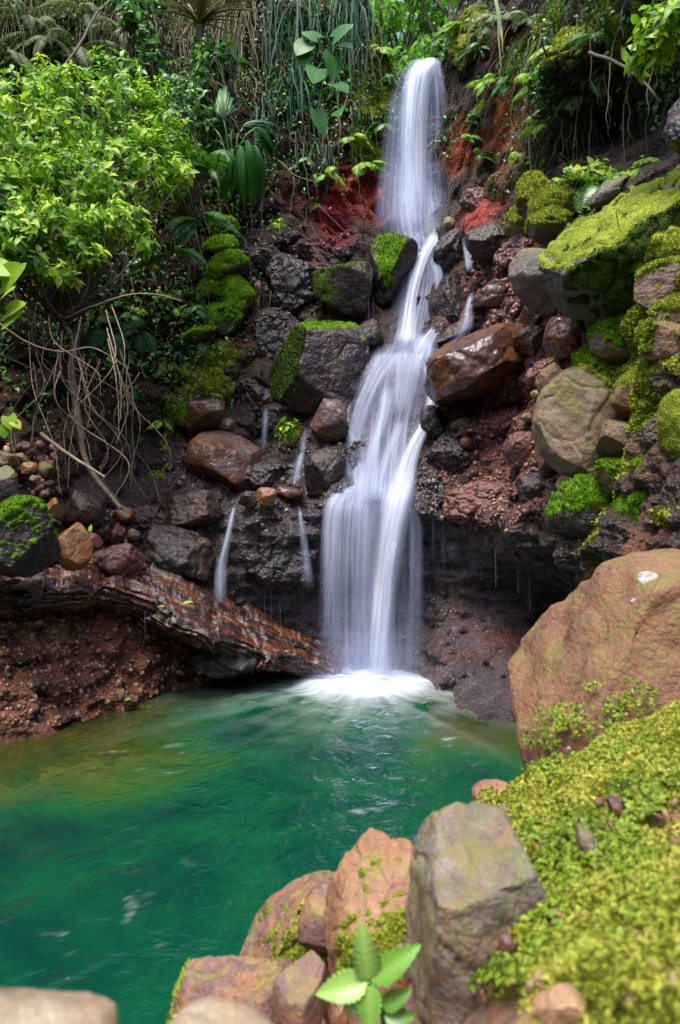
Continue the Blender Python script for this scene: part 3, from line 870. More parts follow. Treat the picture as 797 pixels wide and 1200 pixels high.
rock('long low brown rock lying against the wet lower wall left of the thin trickle', 205, 648, 96, 60, 'dark', -16, None, 0.05, 16, 8, 0.14, 0.05)
rock('rounded greenish rock veiled by the upper fall', 468, 236, 66, 106, 'dark', 0, 9.45, None, 17, 6, 0.1, 0.015)
rock('dark cone-shaped rock at the right foot of the upper fall', 508, 246, 44, 60, 'dark', 0, 9.15, None, 18, 6, 0.12, 0.02)
rock('small dark stone in the water at the foot of the upper fall', 506, 282, 22, 20, 'black', 0, 8.5, None, 19, 5, sub=4, name='stone', cat='stone')
rock('light tan round stone perched on the dark rock right of the fall', 526, 263, 15, 17, 'tan', 0, 8.0, None, 20, 4, sub=4, name='stone', cat='stone')
rock('dark rough rock under the light tan round stone', 528, 298, 44, 60, 'black', -14, 8.0, None, 21, 11, 0.2, 0.05)
rock('dark wet rock right of the little side spout', 572, 282, 52, 44, 'dark', 10, None, 0.2, 22, 11, 0.18, 0.04)
rock('dark blocky rock inside the chute right of the narrow white water', 524, 372, 44, 96, 'black', 0, 7.75, None, 23, 10, 0.2, 0.04)
rock('brown block below the little side spout', 583, 345, 62, 44, 'brown', 22, None, 0.12, 24, 11, 0.18, 0.04)
rock('rounded brown rock on the rubble right of the jutting boulder', 668, 400, 46, 50, 'brown', 30, None, 0.12, 25, 8)
rock('dark brown stone left of the rounded brown rock', 630, 372, 36, 40, 'brown', 50, None, 0.1, 26, 8)
rock('red square rock set in the red slope', 611, 526, 36, 44, 'red', -6, None, 0.1, 27, 12, 0.1)
rock('olive grey angular rock below the red square rock', 622, 572, 42, 46, 'dark', 18, None, 0.1, 28, 12, 0.12)
rock('dark red rock wedged under the big tan boulder', 640, 535, 26, 50, 'red', 0, None, 0.05, 29, 9)
rock('orange stone at the left of the red slope', 541, 499, 28, 20, 'orange', 25, None, 0.06, 30, 9, sub=4, name='stone', cat='stone')
rock('round brown stone below the orange stone on the red slope', 546, 519, 20, 16, 'brown', 0, None, 0.06, 31, 6, sub=4, name='stone', cat='stone')
rock('pale pink stone on the upper red slope', 630, 463, 16, 13, 'tan', 0, None, 0.05, 32, 6, sub=4, name='stone', cat='stone')
rock('flat beige stone below the pale pink stone', 618, 490, 18, 11, 'tan', -10, None, 0.05, 33, 6, sub=4, name='stone', cat='stone')
rock('dark rock corner at the foot of the red slope beside the cascade', 507, 495, 30, 40, 'black', 0, None, 0.12, 34, 11, 0.2, 0.05)
rock('long wet ledge rock under the chute left of the jutting boulder', 536, 390, 70, 26, 'dark', 30, None, 0.1, 35, 9, 0.16, 0.04)
rock('dark wet knob between chute and mossy block', 430, 395, 40, 46, 'black', 0, None, 0.1, 36, 10)

# --- right side
rock('pale grey boulder leaning below the low end of the mossy slab', 638, 322, 74, 92, 'grey', 38, 5.75, None, 40, 8, 0.1, 0.018, 5, [((-.3, -.5, .8), .7)])
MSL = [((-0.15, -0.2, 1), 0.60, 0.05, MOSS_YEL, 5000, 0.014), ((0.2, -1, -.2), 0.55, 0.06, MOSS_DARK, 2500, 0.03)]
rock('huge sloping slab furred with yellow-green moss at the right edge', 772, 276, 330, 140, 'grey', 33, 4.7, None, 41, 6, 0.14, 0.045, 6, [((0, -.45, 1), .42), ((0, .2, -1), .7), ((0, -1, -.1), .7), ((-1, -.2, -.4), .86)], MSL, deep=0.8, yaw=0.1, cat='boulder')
rock('grey-topped mossy rock under the ferns above the slab', 650, 240, 56, 50, 'grey', 8, 6.1, None, 42, 8, 0.12, 0.02, 5, [((0, -.2, 1), .75)], [((-0.6, -0.6, 0.5), 0.35, 0.06, MOSS_YEL, 1800, 0.025)])
rock('soft moss mound below the grey-topped mossy rock', 640, 268, 60, 34, 'grey', 20, 6.0, None, 43, 6, 0.14, 0.02, 5, (), [(U, 0.1, 0.06, MOSS_YEL, 1800, 0.025)])
rock('flat grey rock lying along the top edge of the slab', 712, 226, 70, 26, 'grey', 34, 5.5, None, 44, 8, 0.12, 0.02, 5)
rock('round mossy mound left of the ferns at the cave mouth', 622, 232, 34, 50, 'grey', 0, 6.4, None, 45, 5, 0.14, 0.02, 5, (), [((-.2, -0.6, .8), 0.0, 0.06, MOSS_YEL, 1500, 0.025)])
rock('big tan boulder with a mossy upper shoulder on the right', 688, 496, 118, 134, 'tan', 12, 4.75, None, 46, 7, 0.12, 0.014, 6, [((.75, -.3, .7), .66), ((-.2, -1, .3), .8)], [((0.70, -0.55, 0.65), 0.80, 0.06, MOSS_YEL, 2600, 0.022)])
rock('rounded boulder with a moss cap right of the big tan one', 750, 467, 60, 58, 'tan', -8, 4.35, None, 47, 5, 0.1, 0.014, 5, [((0, -.7, -.8), .66)], [((-.3, -.1, 1), 0.62, 0.03, MOSS_YEL, 1200, 0.016)])
rock('purple-tan rock behind the moss-capped boulder at the frame edge', 790, 470, 44, 50, 'gravelly', 10, 4.2, None, 48, 7)
rock('wedge-shaped pink-tan rock under the moss-capped boulder', 737, 517, 70, 56, 'gravelly', -12, 4.35, None, 49, 10, 0.14, 0.02, 5, [((0, -.3, 1), .6)])
rock('smooth boulder wholly covered in bright moss cut by the right frame edge', 806, 508, 56, 100, 'tan', 8, 3.75, None, 50, 4, 0.08, 0.01, 5, (), [((-0.3, -0.5, .9), 0.1, 0.03, MOSS_YEL, 3000, 0.012)])
rock('pink-grey flat rock lying on moss near the right frame edge', 778, 338, 84, 56, 'gravelly', 16, 4.15, None, 51, 9, 0.12, 0.02, 5, (), [((-.5, -.5, 1), 0.80, 0.04, MOSS_YEL, 700, 0.02)])
rock('purple rock with a red top below the pink-grey flat rock', 776, 398, 72, 58, 'gravelly', 12, 4.0, None, 52, 8, 0.12, 0.02, 5, (), [((-1, -.4, .6), 0.70, 0.04, MOSS_YEL, 800, 0.02)])
rock('dark rounded rock at the right frame edge above the moss-capped boulder', 792, 434, 36, 36, 'dark', 0, 4.05, None, 53, 7)
rock('mossy hump between the slab and the big tan boulder', 742, 372, 62, 90, 'tan', -36, 4.6, None, 54, 7, 0.18, 0.03, 5, (), [((-.2, -.8, .7), -0.1, 0.08, MOSS_YEL, 3500, 0.022)])
rock('second mossy hump trailing down to the big tan boulder', 712, 432, 70, 66, 'tan', -34, 4.75, None, 55, 7, 0.18, 0.03, 5, (), [((-.2, -.7, .8), 0.0, 0.07, MOSS_GREEN, 3000, 0.022)])
rock('rough mossy bank under the overhang of the slab', 775, 300, 90, 46, 'grey', 20, 4.35, None, 56, 7, 0.2, 0.04, 5, (), [((-.2, -.8, .7), -0.1, 0.08, MOSS_YEL, 3000, 0.022)])
rock('dark mossy rock at the lip of the cave', 684, 604, 88, 84, 'dark', -6, 4.6, None, 57, 9, 0.16, 0.03, 5, (), [((-.1, -.5, 1), 0.55, 0.05, MOSS_GREEN, 2500, 0.02)])
rock('gravelly red boulder with a mossy left flank above the near boulder', 762, 606, 108, 104, 'gravelly', 10, 4.15, None, 58, 8, 0.12, 0.025, 6, (), [((-1, -.5, .35), 0.55, 0.04, MOSS_GREEN, 2500, 0.018)])
rock('low rock with green moss on top of the gravelly red boulder', 768, 552, 58, 38, 'gravelly', -4, 4.0, None, 59, 8, 0.12, 0.02, 5, (), [((-.2, -.6, .8), 0.45, 0.035, MOSS_GREEN, 1500, 0.018)])
rock('small olive stone tucked under the slab', 674, 354, 26, 18, 'tan', 20, 5.15, None, 60, 5, sub=4, name='stone', cat='stone', moss=[(U, .7, .015, MOSS_YEL, 200, .012)])
rock('olive stone with a dark side just left of the small one under the slab', 662, 345, 18, 13, 'tan', 10, 5.2, None, 61, 5, sub=4, name='stone', cat='stone')
rock('tan stone below the two olive stones under the slab', 690, 372, 20, 30, 'grey', 10, 5.1, None, 62, 6, sub=4, name='stone', cat='stone')
rock('brown wet rock under the olive stones', 650, 392, 22, 44, 'brown', -10, 5.5, None, 63, 8, sub=4)
rock('tan stone at the foot of the big tan boulder', 664, 566, 28, 20, 'tan', 20, 4.75, None, 64, 6, sub=4, name='stone', cat='stone')
rock('orange-pink stone left of the dark mossy cave rock', 650, 580, 26, 18, 'orange', 20, 4.95, None, 65, 6, sub=4, name='stone', cat='stone')
rock('dark boulder at the right frame edge beside the deep cave', 806, 150, 46, 76, 'dark', -10, 4.2, None, 66, 8)

rock('mossy sloping buttress high on the right above the cave', 690, 56, 150, 56, 'dark', 38, None, -0.05, 160, 6, 0.25, 0.09, 6, (), [((-.4, -.5, .9), 0.4, 0.06, MOSS_YEL, 3000, 0.03)], box=1.0)
rock('mossy shoulder rock right of the lip under the sky gap', 556, 50, 50, 80, 'dark', -12, None, -0.1, 161, 6, 0.25, 0.09, 6, (), [((-.5, -.5, .7), 0.45, 0.06, MOSS_YEL, 2000, 0.03)], box=1.0)
rock('moss-topped rock between the pale grey boulder and the cave', 612, 262, 50, 40, 'tan', 20, None, 0.12, 162, 7, 0.2, 0.04, 5, (), [((-.2, -.4, 1), 0.4, 0.06, MOSS_YEL, 1500, 0.03)])
rock('mossy tan rock wedged between the moss-capped boulder and the hump', 722, 400, 60, 50, 'tan', -20, 4.55, None, 163, 8, 0.16, 0.035, 5, (), [((-.2, -.4, 1), 0.5, 0.05, MOSS_GREEN, 1500, 0.022)])
rock('olive-tan rock below the wedge-shaped pink-tan rock', 728, 556, 64, 44, 'tan', 10, 4.35, None, 164, 8, 0.16, 0.035, 5, (), [((-.3, -.5, .9), 0.6, 0.04, MOSS_GREEN, 1200, 0.02)])
rock('tan rock with thin moss at the right frame edge under the slab', 790, 372, 60, 44, 'tan', 12, 4.05, None, 165, 8, 0.16, 0.035, 5, (), [((-.3, -.5, .9), 0.6, 0.05, MOSS_YEL, 1200, 0.02)])
rock('brown rock under the pale grey boulder', 625, 400, 50, 40, 'brown', 24, None, 0.1, 166, 9, 0.16, 0.04, 5)
rock('grey-tan rock behind the left of the big tan boulder', 652, 455, 46, 60, 'tan', 10, None, 0.1, 167, 8, 0.16, 0.035, 5)

# --- left side
rock('green mossy boulder at the left frame edge', 18, 630, 112, 92, 'black', -8, 4.55, None, 70, 7, 0.12, 0.02, 6, (), [((.15, -.25, 1), 0.55, 0.05, MOSS_GREEN, 4500, 0.016)])
rock('orange-brown block right of the green mossy boulder', 87, 640, 46, 58, 'orange', -6, 4.95, None, 71, 11, 0.1, 0.02, 5)
rock('dark upright block behind the orange-brown block', 101, 594, 58, 54, 'dark', -4, 5.5, None, 72, 10, 0.08, 0.015)
rock('small orange rock between the mossy boulder and the dark upright block', 63, 598, 26, 30, 'orange', 0, 5.3, None, 73, 10, sub=4)
rock('pale orange stone under the dead branches', 35, 549, 20, 16, 'orange', 10, 5.3, None, 74, 8, sub=4, name='stone', cat='stone')
rock('olive stone below the pale orange stone under the dead branches', 41, 561, 12, 9, 'tan', 0, 5.25, None, 75, 5, sub=4, name='stone', cat='stone')
rock('grey lichen-spotted rock at the left frame edge above the mossy boulder', 4, 568, 28, 46, 'grey', 0, 5.1, None, 76, 8, sub=5)
rock('grey-pink rock at the left frame edge on the upper rubble', 8, 540, 34, 26, 'gravelly', -10, 5.3, None, 77, 9)
rock('red-brown crumbly rock on the ledge right of the orange-brown block', 140, 658, 66, 44, 'red', 6, None, 0.10, 78, 9, 0.2, 0.06, 5)
rock('dark red square stone among the pebbles behind the crumbly rock', 138, 625, 20, 26, 'red', 0, None, 0.12, 79, 11, sub=4, name='stone', cat='stone')
rock('greyish round stone left of the dark red square stone', 119, 623, 20, 18, 'brown', 0, None, 0.12, 80, 7, sub=4, name='stone', cat='stone')
rock('pinkish round stone right of the dark red square stone', 157, 626, 15, 14, 'gravelly', 0, None, 0.10, 81, 6, sub=4, name='stone', cat='stone')
rock('brown angular stone above the dark red square stone', 146, 605, 26, 24, 'brown', 20, None, 0.10, 82, 10, sub=4, name='stone', cat='stone')
rock('reddish wedge stone between the orange-brown block and the pebbles', 110, 634, 22, 18, 'red', -20, 5.2, None, 83, 10, sub=4, name='stone', cat='stone')
rock('black knobbly rock in the shade under the rusty ledge', 258, 772, 96, 44, 'black', 6, 5.75, None, 84, 10, 0.22, 0.06, 5, group=None)
rock('purple wet stone at the waterline of the gravel bank', 153, 822, 22, 16, 'dark', 0, 5.15, None, 85, 7, sub=4, name='stone', cat='stone')

# --- rough wet outcrops that break up the wall between the boulders
for k, (px, py, w_, h_, mt, tl, lab) in enumerate([
    (300, 560, 120, 50, 'black', -6, 'dark rough outcrop behind the bright orange stone on the wet bench'), (420, 460, 50, 70, 'black', 10, 'dark rough outcrop between mossy block and cascade edge'),
    (340, 340, 70, 80, 'dark', 20, 'dark purple outcrop left of the grey boulder with an orange top'), (318, 400, 50, 60, 'dark', -20, 'dark outcrop touching the left side of the mossy block'),
    (300, 470, 60, 60, 'dark', 0, 'dark wet outcrop behind the narrow veil'), (420, 545, 46, 60, 'black', 0, 'black wet outcrop at the left edge of the cascade above the curtain'),
    (535, 540, 70, 70, 'black', 10, 'black rough outcrop hugging the right side of the cascade'), (560, 590, 90, 50, 'red', 8, 'red-brown rough outcrop forming the lip over the dripping wall'),
    (590, 500, 60, 50, 'red', 20, 'red-brown outcrop above the red square rock'), (640, 440, 50, 40, 'red', 20, 'red-brown outcrop between jutting boulder and big tan boulder'),
    (605, 300, 50, 40, 'red', 24, 'reddish outcrop left of the pale grey boulder'), (560, 240, 40, 40, 'red', 10, 'orange-red outcrop right of the foot of the upper fall'),
    (170, 610, 60, 40, 'dark', -10, 'dark outcrop behind the pebbles on the left shelf'), (330, 660, 110, 60, 'black', -8, 'black wet outcrop on the lower wall left of the curtain')]):
    rock(lab, px, py, w_, h_, mt, tl, None, -0.05, 140 + k, 6, 0.3, 0.055, 6, name='outcrop', cat='rock outcrop')

# --- moss-draped hanging rock on the left wall
mv, mf = [], []
nb_ = 0
for k, (px, py, w_, h_, tl) in enumerate([(262, 272, 34, 28, 25), (258, 293, 40, 26, 20), (268, 318, 50, 36, 28), (255, 345, 44, 40, 40), (272, 352, 54, 56, 48), (262, 376, 50, 40, 48), (236, 396, 46, 22, 36)]):
    d_ = hit(px, py) - 0.05
    v, f = rock_shape(300 + k, (w_ / 2 / FPX * d_, 0.2, h_ / 2 / FPX * d_), R(tl), 3, 0.15, 0.03, 5)
    mv.append(v + at(px, py, d_)); mf.append(f + nb_); nb_ += len(v)
mv, mf = np.concatenate(mv), np.concatenate(mf)
c0 = mv.mean(0)
o = tag(link('hanging_rock', mesh_np('hanging_rock', mv - c0, mf), MR['black'], None, c0), 'stepped rock draped in vivid green moss on the left wall', 'mossy rock')
nrm = vnormals(mv - c0, mf)
mask = 0.75 + 0.9 * (nrm @ np.array([-0.25, -0.35, 0.9]) - 0.15)
# combed, overlapping drapes: streaks run down to the left
moss_build(mv - c0, mf, mask, 0.05, 333, 7000, 0.03, 3.0).build('moss', MOSS_VIVID, o)

# --- the rust-coloured layered ledge
front = [(-90, 702, 4.35), (0, 692, 4.7), (60, 682, 5.0), (120, 684, 5.2), (170, 699, 5.3), (220, 728, 5.3), (270, 750, 5.45), (330, 766, 5.72), (380, 781, 5.98), (425, 797, 6.15)]
back = [(-90, 664, 4.75), (0, 655, 5.15), (60, 640, 5.6), (120, 628, 5.9), (170, 628, 6.3), (220, 652, 6.5), (270, 686, 6.65), (330, 718, 6.85), (380, 748, 6.95), (425, 780, 6.9)]
ns, npf = 420, 90
Fr = spline([at(*p) for p in front], ns)
Bk = spline([at(*p) for p in back], ns)
jg = np.stack([perlin(Fr * 2.2, 401) + .22 * perlin(Fr * 9, 403), perlin(Fr * 2.2, 402) + .22 * perlin(Fr * 9, 404)], 1)
Fr[:, :2] += 0.13 * jg
prof = np.linspace(0, 1, npf)
V = np.zeros((ns, npf, 3))
for j, t in enumerate(prof):
    if t < 0.5:       # top, from the back to the front
        u = t / 0.5
        V[:, j] = Bk * (1 - u) + Fr * u
        V[:, j, 2] += 0.03 * math.sin(u * math.pi)
    elif t < 0.75:    # front face
        u = (t - 0.5) / 0.25
        V[:, j] = Fr
        V[:, j, 2] -= 0.20 * u
        V[:, j] += (Bk - Fr) * (0.10 * u * u)
    else:
        u = (t - 0.75) / 0.25
        V[:, j] = Fr + (Bk - Fr) * (0.10 + 0.9 * u)
        V[:, j, 2] = (Fr[:, 2] - 0.20) * (1 - u) + (Bk[:, 2] - 0.35) * u
tap = np.interp(np.linspace(0, 1, ns), [0, .75, 1], [1, 1, .45])
P = V.reshape(-1, 3)
tang = Fr[-1] - Fr[0]
tang /= np.linalg.norm(tang)
al = P @ tang
rad = np.repeat(np.linalg.norm(np.cross(Bk - Fr, tang), axis=1), npf)
tq = np.tile(prof, ns)
# strata: thin slabs stepping down to the front, their edges ragged
P = P.copy()
uu = np.clip(tq / 0.5, 0, 1)
lw = uu * 6 + 0.9 * perlin(np.stack([al * 1.1, uu * 1.5, al * 0], 1), 411) + 0.45 * perlin(np.stack([al * 4, uu * 3, al * 0], 1), 412) + 0.2 * perlin(np.stack([al * 14, uu * 6, al * 0], 1), 416)
fr_ = lw - np.floor(lw)
stp = (np.floor(lw) + sstep(0.72, 0.98, fr_)) / 6
amp = np.interp(np.repeat(np.linspace(0, 1, ns), npf), [0, .25, .45, .8, 1], [.10, .16, .22, .14, .04])
top = tq <= 0.5
P[:, 2] += np.where(top, amp * (uu - stp) * 1.15 + 0.035 * (1 - uu), 0)
fl_ = (tq - .5) / .25
fl2 = fl_ * 4 + 0.5 * perlin(np.stack([al * 2.5, tq * 3, al * 0], 1), 417)
P[:, 1] += np.where((tq > .5) & (tq < .78), 0.10 * (np.abs(fl2 - np.floor(fl2) - .5) - .2) + 0.06 * perlin(np.stack([al * 5, np.floor(fl2) * 3, al * 0], 1), 418), 0)
b1, b2, bid = cellular(np.stack([al * 1.9 + .4 * uu, uu * 2.6 + .3 * al, al * 0 + .5], 1) + .25 * np.stack([perlin(P * 3, 421), perlin(P * 3, 422), al * 0], 1), 423)
c1, c2, cid_ = cellular(P * np.array([5, 5, 11]), 424)
P[:, 2] += np.where(tq < .6, (bid - .5) * .06 * np.interp(np.repeat(np.linspace(0, 1, ns), npf), [0, .6, 1], [1, 1, .3]) - .03 * sstep(.10, .02, b2 - b1), 0)
P[:, 1] += np.where((tq > .42), (bid - .5) * .16, 0)
P += ((.4 - c1) * (.3 + cid_) * .06)[:, None] * np.array([0.1, -.6, .8])
P += (0.022 * fbm(P * 7, 4, 414) + 0.008 * fbm(P * 26, 2, 415))[:, None] * np.array([0.2, -.7, 1])
idx = np.arange(ns * npf).reshape(ns, npf)
Fl = np.stack([idx[:-1, :-1], idx[:-1, 1:], idx[1:, 1:], idx[1:, :-1]], 2).reshape(-1, 4)
c0 = at(170, 700, 5.6)
m = NT('rusty_layered_rock')
tc = m.n('TexCoord').outputs['Object']
mp = m.n('Mapping'); m.l(tc, mp.inputs[0])
s_, f_ = m.attr('along'), m.attr('layer')
cb = m.n('CombineXYZ'); m.l(s_, cb.inputs[0]); m.l(f_, cb.inputs[1])
n1 = m.noise(cb.outputs[0], 2.4, 6, 0.6, 0.5)
n2 = m.noise(tc, 22, 5, 0.65)
c = m.ramp(m.math('ADD', m.math('MULTIPLY', n1, 0.7), m.math('MULTIPLY', n2, 0.3)), [(0.36, (0.014, 0.010, 0.010)), (0.49, (0.032, 0.018, 0.016)), (0.55, (0.13, 0.038, 0.013)), (0.585, (0.19, 0.06, 0.02)), (0.62, (0.038, 0.026, 0.027)), (0.74, (0.10, 0.075, 0.078))])
nb = m.bump(m.math('ADD', m.math('MULTIPLY', n1, 1.0), m.math('MULTIPLY', n2, 0.6)), 0.8, 0.03)
LEDGE_MAT = m.end(m.principled(c, m.rng(n2, .35, .65, .14, .4), nb, 0.6, 0.4, 0.1))
o = link('rock_ledge', mesh_np('rock_ledge', P - c0, Fl, True, {'along': al * 1.1, 'layer': P[:, 2] * 9 + P[:, 1] * 3.5 + P[:, 0] * 4.0}), LEDGE_MAT, None, c0)
tag(o, 'long rust-orange layered ledge sloping down to the pool on the left', 'rock ledge')

# --- moss on the cliff itself
v4 = CLIFF_F[(MOSS[CLIFF_F] > 0.12).any(1)]
used, inv = np.unique(v4.ravel(), return_inverse=True)
mb = moss_build(CV[used], inv.reshape(v4.shape), MOSS[used] * 0.85 + 0.05, 0.05, 505, 40000, 0.04, 3.2)
tag(mb.build('moss_cover', MOSS_YEL), 'yellow-green moss growing over the wet cliff', None, None, 'stuff')

# --- loose stones, each one its own
protos = []
for k in range(10):
    v, f = rock_shape(700 + k, (1, 0.8, 0.75), 0, 9, 0.2, 0.03, 3)
    protos.append((v, f))
pm = {}


def sow(n, px0, px1, py0, py1, size, mats, label, group, seed, keep=lambda px, py: True):
    rg = np.random.default_rng(seed)
    k = 0
    while k < n:
        px, py = rg.uniform(px0, px1), rg.uniform(py0, py1)
        if not keep(px, py):
            continue
        k += 1
        s = size * rg.choice([0.5, 0.7, 1.0, 1.6], p=[.4, .3, .2, .1]) * rg.uniform(.8, 1.2)
        j, mk = int(rg.integers(10)), mats[int(rg.integers(len(mats)))]
        if (j, mk) not in pm:
            me_ = mesh_np('stone', protos[j][0], protos[j][1])
            me_.materials.append(MR[mk])
            pm[(j, mk)] = me_
        o = bpy.data.objects.new('stone', pm[(j, mk)])
        COL.objects.link(o)
        o.location = on(px, py, s * 0.25)
        o.rotation_euler = tuple(rg.uniform(0, 6.28, 3))
        o.scale = (s, s, s)
        tag(o, label, 'stone', group)


sow(85, 505, 650, 440, 610, 0.038, ['red', 'brown', 'gravelly', 'dark', 'red'], 'little wet stone set in the red slope below the jutting brown boulder', 'stones in the red slope', 1, lambda a, b: b < 615 - (a < 560) * 15 and not (a < 575 and b < 478) and not (a > 630 and b > 430 and b < 560))
sow(30, 540, 660, 290, 400, 0.05, ['red', 'brown', 'dark', 'gravelly'], 'little stone in the reddish rubble above the jutting brown boulder', 'stones in the upper rubble', 2, lambda a, b: a > 545 and b < 400)
sow(55, 0, 250, 725, 845, 0.026, ['gravelly', 'red', 'tan', 'dark'], 'little stone in the red-brown gravel bank under the ledge', 'stones in the gravel bank', 3, lambda a, b: b < 850 - a * 0.16)
sow(25, 0, 62, 515, 580, 0.05, ['gravelly', 'tan', 'orange', 'brown'], 'little stone on the rubble slope under the dead branches', 'stones under the branches', 4)
sow(20, 95, 175, 590, 650, 0.035, ['red', 'brown', 'dark'], 'little dark red stone on the shelf behind the ledge', 'stones on the shelf', 5)
sow(18, 270, 420, 290, 400, 0.06, ['dark', 'black', 'dark', 'brown'], 'little dark stone set in the purple wall left of the boulders', 'stones in the purple wall', 6, lambda a, b: a < 380)
sow(12, 285, 400, 540, 600, 0.035, ['dark', 'black', 'brown', 'red'], 'little dark stone lying on the wet bench left of the cascade', 'stones on the wet bench', 7)

# ---- gravel: too small and too many to count
gv, gf = ico(2)
def gravel(label, zones, mat, seed):
    rg = np.random.default_rng(seed)
    mb = MB()
    for (x0, x1, y0, y1, n, size) in zones:
        for _ in range(n):
            px, py = rg.uniform(x0, x1), rg.uniform(y0, y1)
            s_ = size * rg.choice([.4, .7, 1.0, 1.5], p=[.4, .3, .2, .1])
            v = gv * (1 + .25 * fbm(gv * 1.5 + rg.uniform(0, 90), 2, 7))[:, None] * np.array([1, rg.uniform(.6, 1), rg.uniform(.5, .9)]) * s_
            v = v @ rotm(*rg.uniform(0, 6.28, 3)).T
            mb.add(v + on(px, py, s_ * .15), gf, float(np.clip(rg.normal(.5, .25), 0, 1)))
    tag(mb.build('gravel', mat, smooth=False), label, None, None, 'stuff')


def gravel_mat(name, a, b_, c_, rough):
    m = NT(name)
    tc = m.n('TexCoord').outputs['Object']
    return m.end(m.principled(m.ramp(m.math('ADD', m.math('MULTIPLY', m.attr('var'), .7), m.math('MULTIPLY', m.noise(tc, 40, 3), .3)), [(.2, a), (.5, b_), (.85, c_)]), rough, m.bump(m.noise(tc, 120, 3), .5, .006), 0.5, .15))


gravel('wet red-brown gravel bound in the slope right of the cascade', [(505, 650, 440, 612, 900, .022), (545, 660, 290, 400, 500, .026), (545, 600, 560, 625, 200, .016)], gravel_mat('wet_red_gravel', (.05, .022, .02), (.17, .07, .05), (.32, .18, .14), .3), 771)
gravel('red-brown gravel of the bank under the ledge', [(0, 250, 700, 850, 1300, .017), (0, 70, 520, 580, 160, .03), (95, 175, 590, 650, 120, .024)], gravel_mat('bank_gravel', (.07, .032, .024), (.20, .095, .065), (.38, .25, .18), .5), 772)
gravel('dark grit on the purple wall and the wet bench', [(280, 420, 270, 420, 450, .026), (180, 400, 520, 620, 450, .022), (480, 520, 470, 610, 200, .022)], gravel_mat('dark_grit', (.02, .016, .018), (.06, .045, .05), (.15, .115, .12), .3), 773)

# ================================================================= NEAR BANK (the viewer's side)
NB = [(560, 938, 1.75), (540, 955, 1.55), (600, 945, 1.5), (650, 925, 1.75), (797, 830, 1.65), (950, 760, 1.6), (480, 1060, 1.45), (400, 1120, 1.5), (620, 1000, 1.2), (700, 960, 1.2), (797, 930, 1.12), (950, 900, 1.1),
      (640, 1090, 0.9), (720, 1060, 0.88), (797, 1050, 0.86), (1000, 1050, .86), (600, 1185, 0.68), (700, 1170, 0.64), (797, 1170, 0.62), (1100, 1200, .6), (480, 1480, 0.70), (400, 1500, 0.8), (300, 1400, 1.0), (200, 1300, 1.25), (330, 1190, 1.42), (450, 1230, 1.05), (520, 1240, .85)]
nbp = np.array([at(*p) for p in NB])
extra = np.array([[-0.6, 0.6, 0.72], [-1.0, 0.3, 0.75], [0, -0.6, 0.85], [1.5, -0.6, 1.0], [2.4, 0.5, 1.3], [2.4, 1.6, 1.3], [-1.2, -0.8, .9], [-0.45, 1.0, 0.45], [-0.2, 0.6, 0.62], [0.9, 2.3, 0.6], [1.4, 2.8, .5], [0.35, 2.2, 0.1], [0.05, 1.75, 0.15], [-0.3, 1.6, 0.0], [-0.75, 1.15, 0.0], [-1.2, 0.8, 0.0], [-1.8, .3, .0], [-2.2, -.6, 0.1], [0.0, 2.2, -.5], [-0.7, 1.7, -.6], [.8, 3.0, -.5], [-1.6, 1.2, -.6], [1.6, 3.4, -.5], [2.4, 3.0, .2]])
nbp = np.concatenate([nbp, extra])
gx, gy = np.meshgrid(np.linspace(-2.4, 2.6, 260), np.linspace(-0.9, 3.3, 220), indexing='ij')
q = np.stack([gx.ravel(), gy.ravel()], 1)
z = rbf(nbp[:, :2], nbp[:, 2], q, 0.02)
p = np.stack([q[:, 0], q[:, 1], z], 1)
p[:, 2] += 0.03 * fbm(p * 5, 4, 601) + 0.012 * fbm(p * 18, 3, 602)
idx = np.arange(len(p)).reshape(gx.shape)
Fn = np.stack([idx[:-1, :-1], idx[1:, :-1], idx[1:, 1:], idx[:-1, 1:]], 2).reshape(-1, 4)
me = mesh_np('near_bank', p, Fn)
tag(link('near_bank', me, MR['near_purple']), 'stony near bank of the pool', None, None, 'structure')
NBVH = BVHTree.FromPolygons([tuple(x) for x in p], [tuple(int(i) for i in f) for f in Fn])

big = rock('huge orange-brown boulder with a round white lichen spot, in front on the right', 832, 905, 510, 548, 'near_brown', 0, 2.0, None, 501, 3, 0.05, 0.02, 6,
     [((-0.80, -.15, .58), .90), ((0, -1, .35), .72)], None, deep=0.8, yaw=0.0, box=0.95)
# moss, small plants and the lichen spot on that boulder
o, v, f = ROCKS['huge orange-brown boulder with a round white lichen spot, in front on the right']
bb = BVHTree.FromPolygons([tuple(x) for x in v], [tuple(int(i) for i in t) for t in f])


def near_hit(px, py, trees):
    og, dr = Vector((0, 0, CAM_Z)), Vector(((px - CX) / FPX, 1.0, -(py - CY) / FPX)).normalized()
    best = None
    for t in trees:
        h_ = t.ray_cast(og, dr)
        if h_[0] is not None and (best is None or h_[3] < best[3]):
            best = h_
    return best


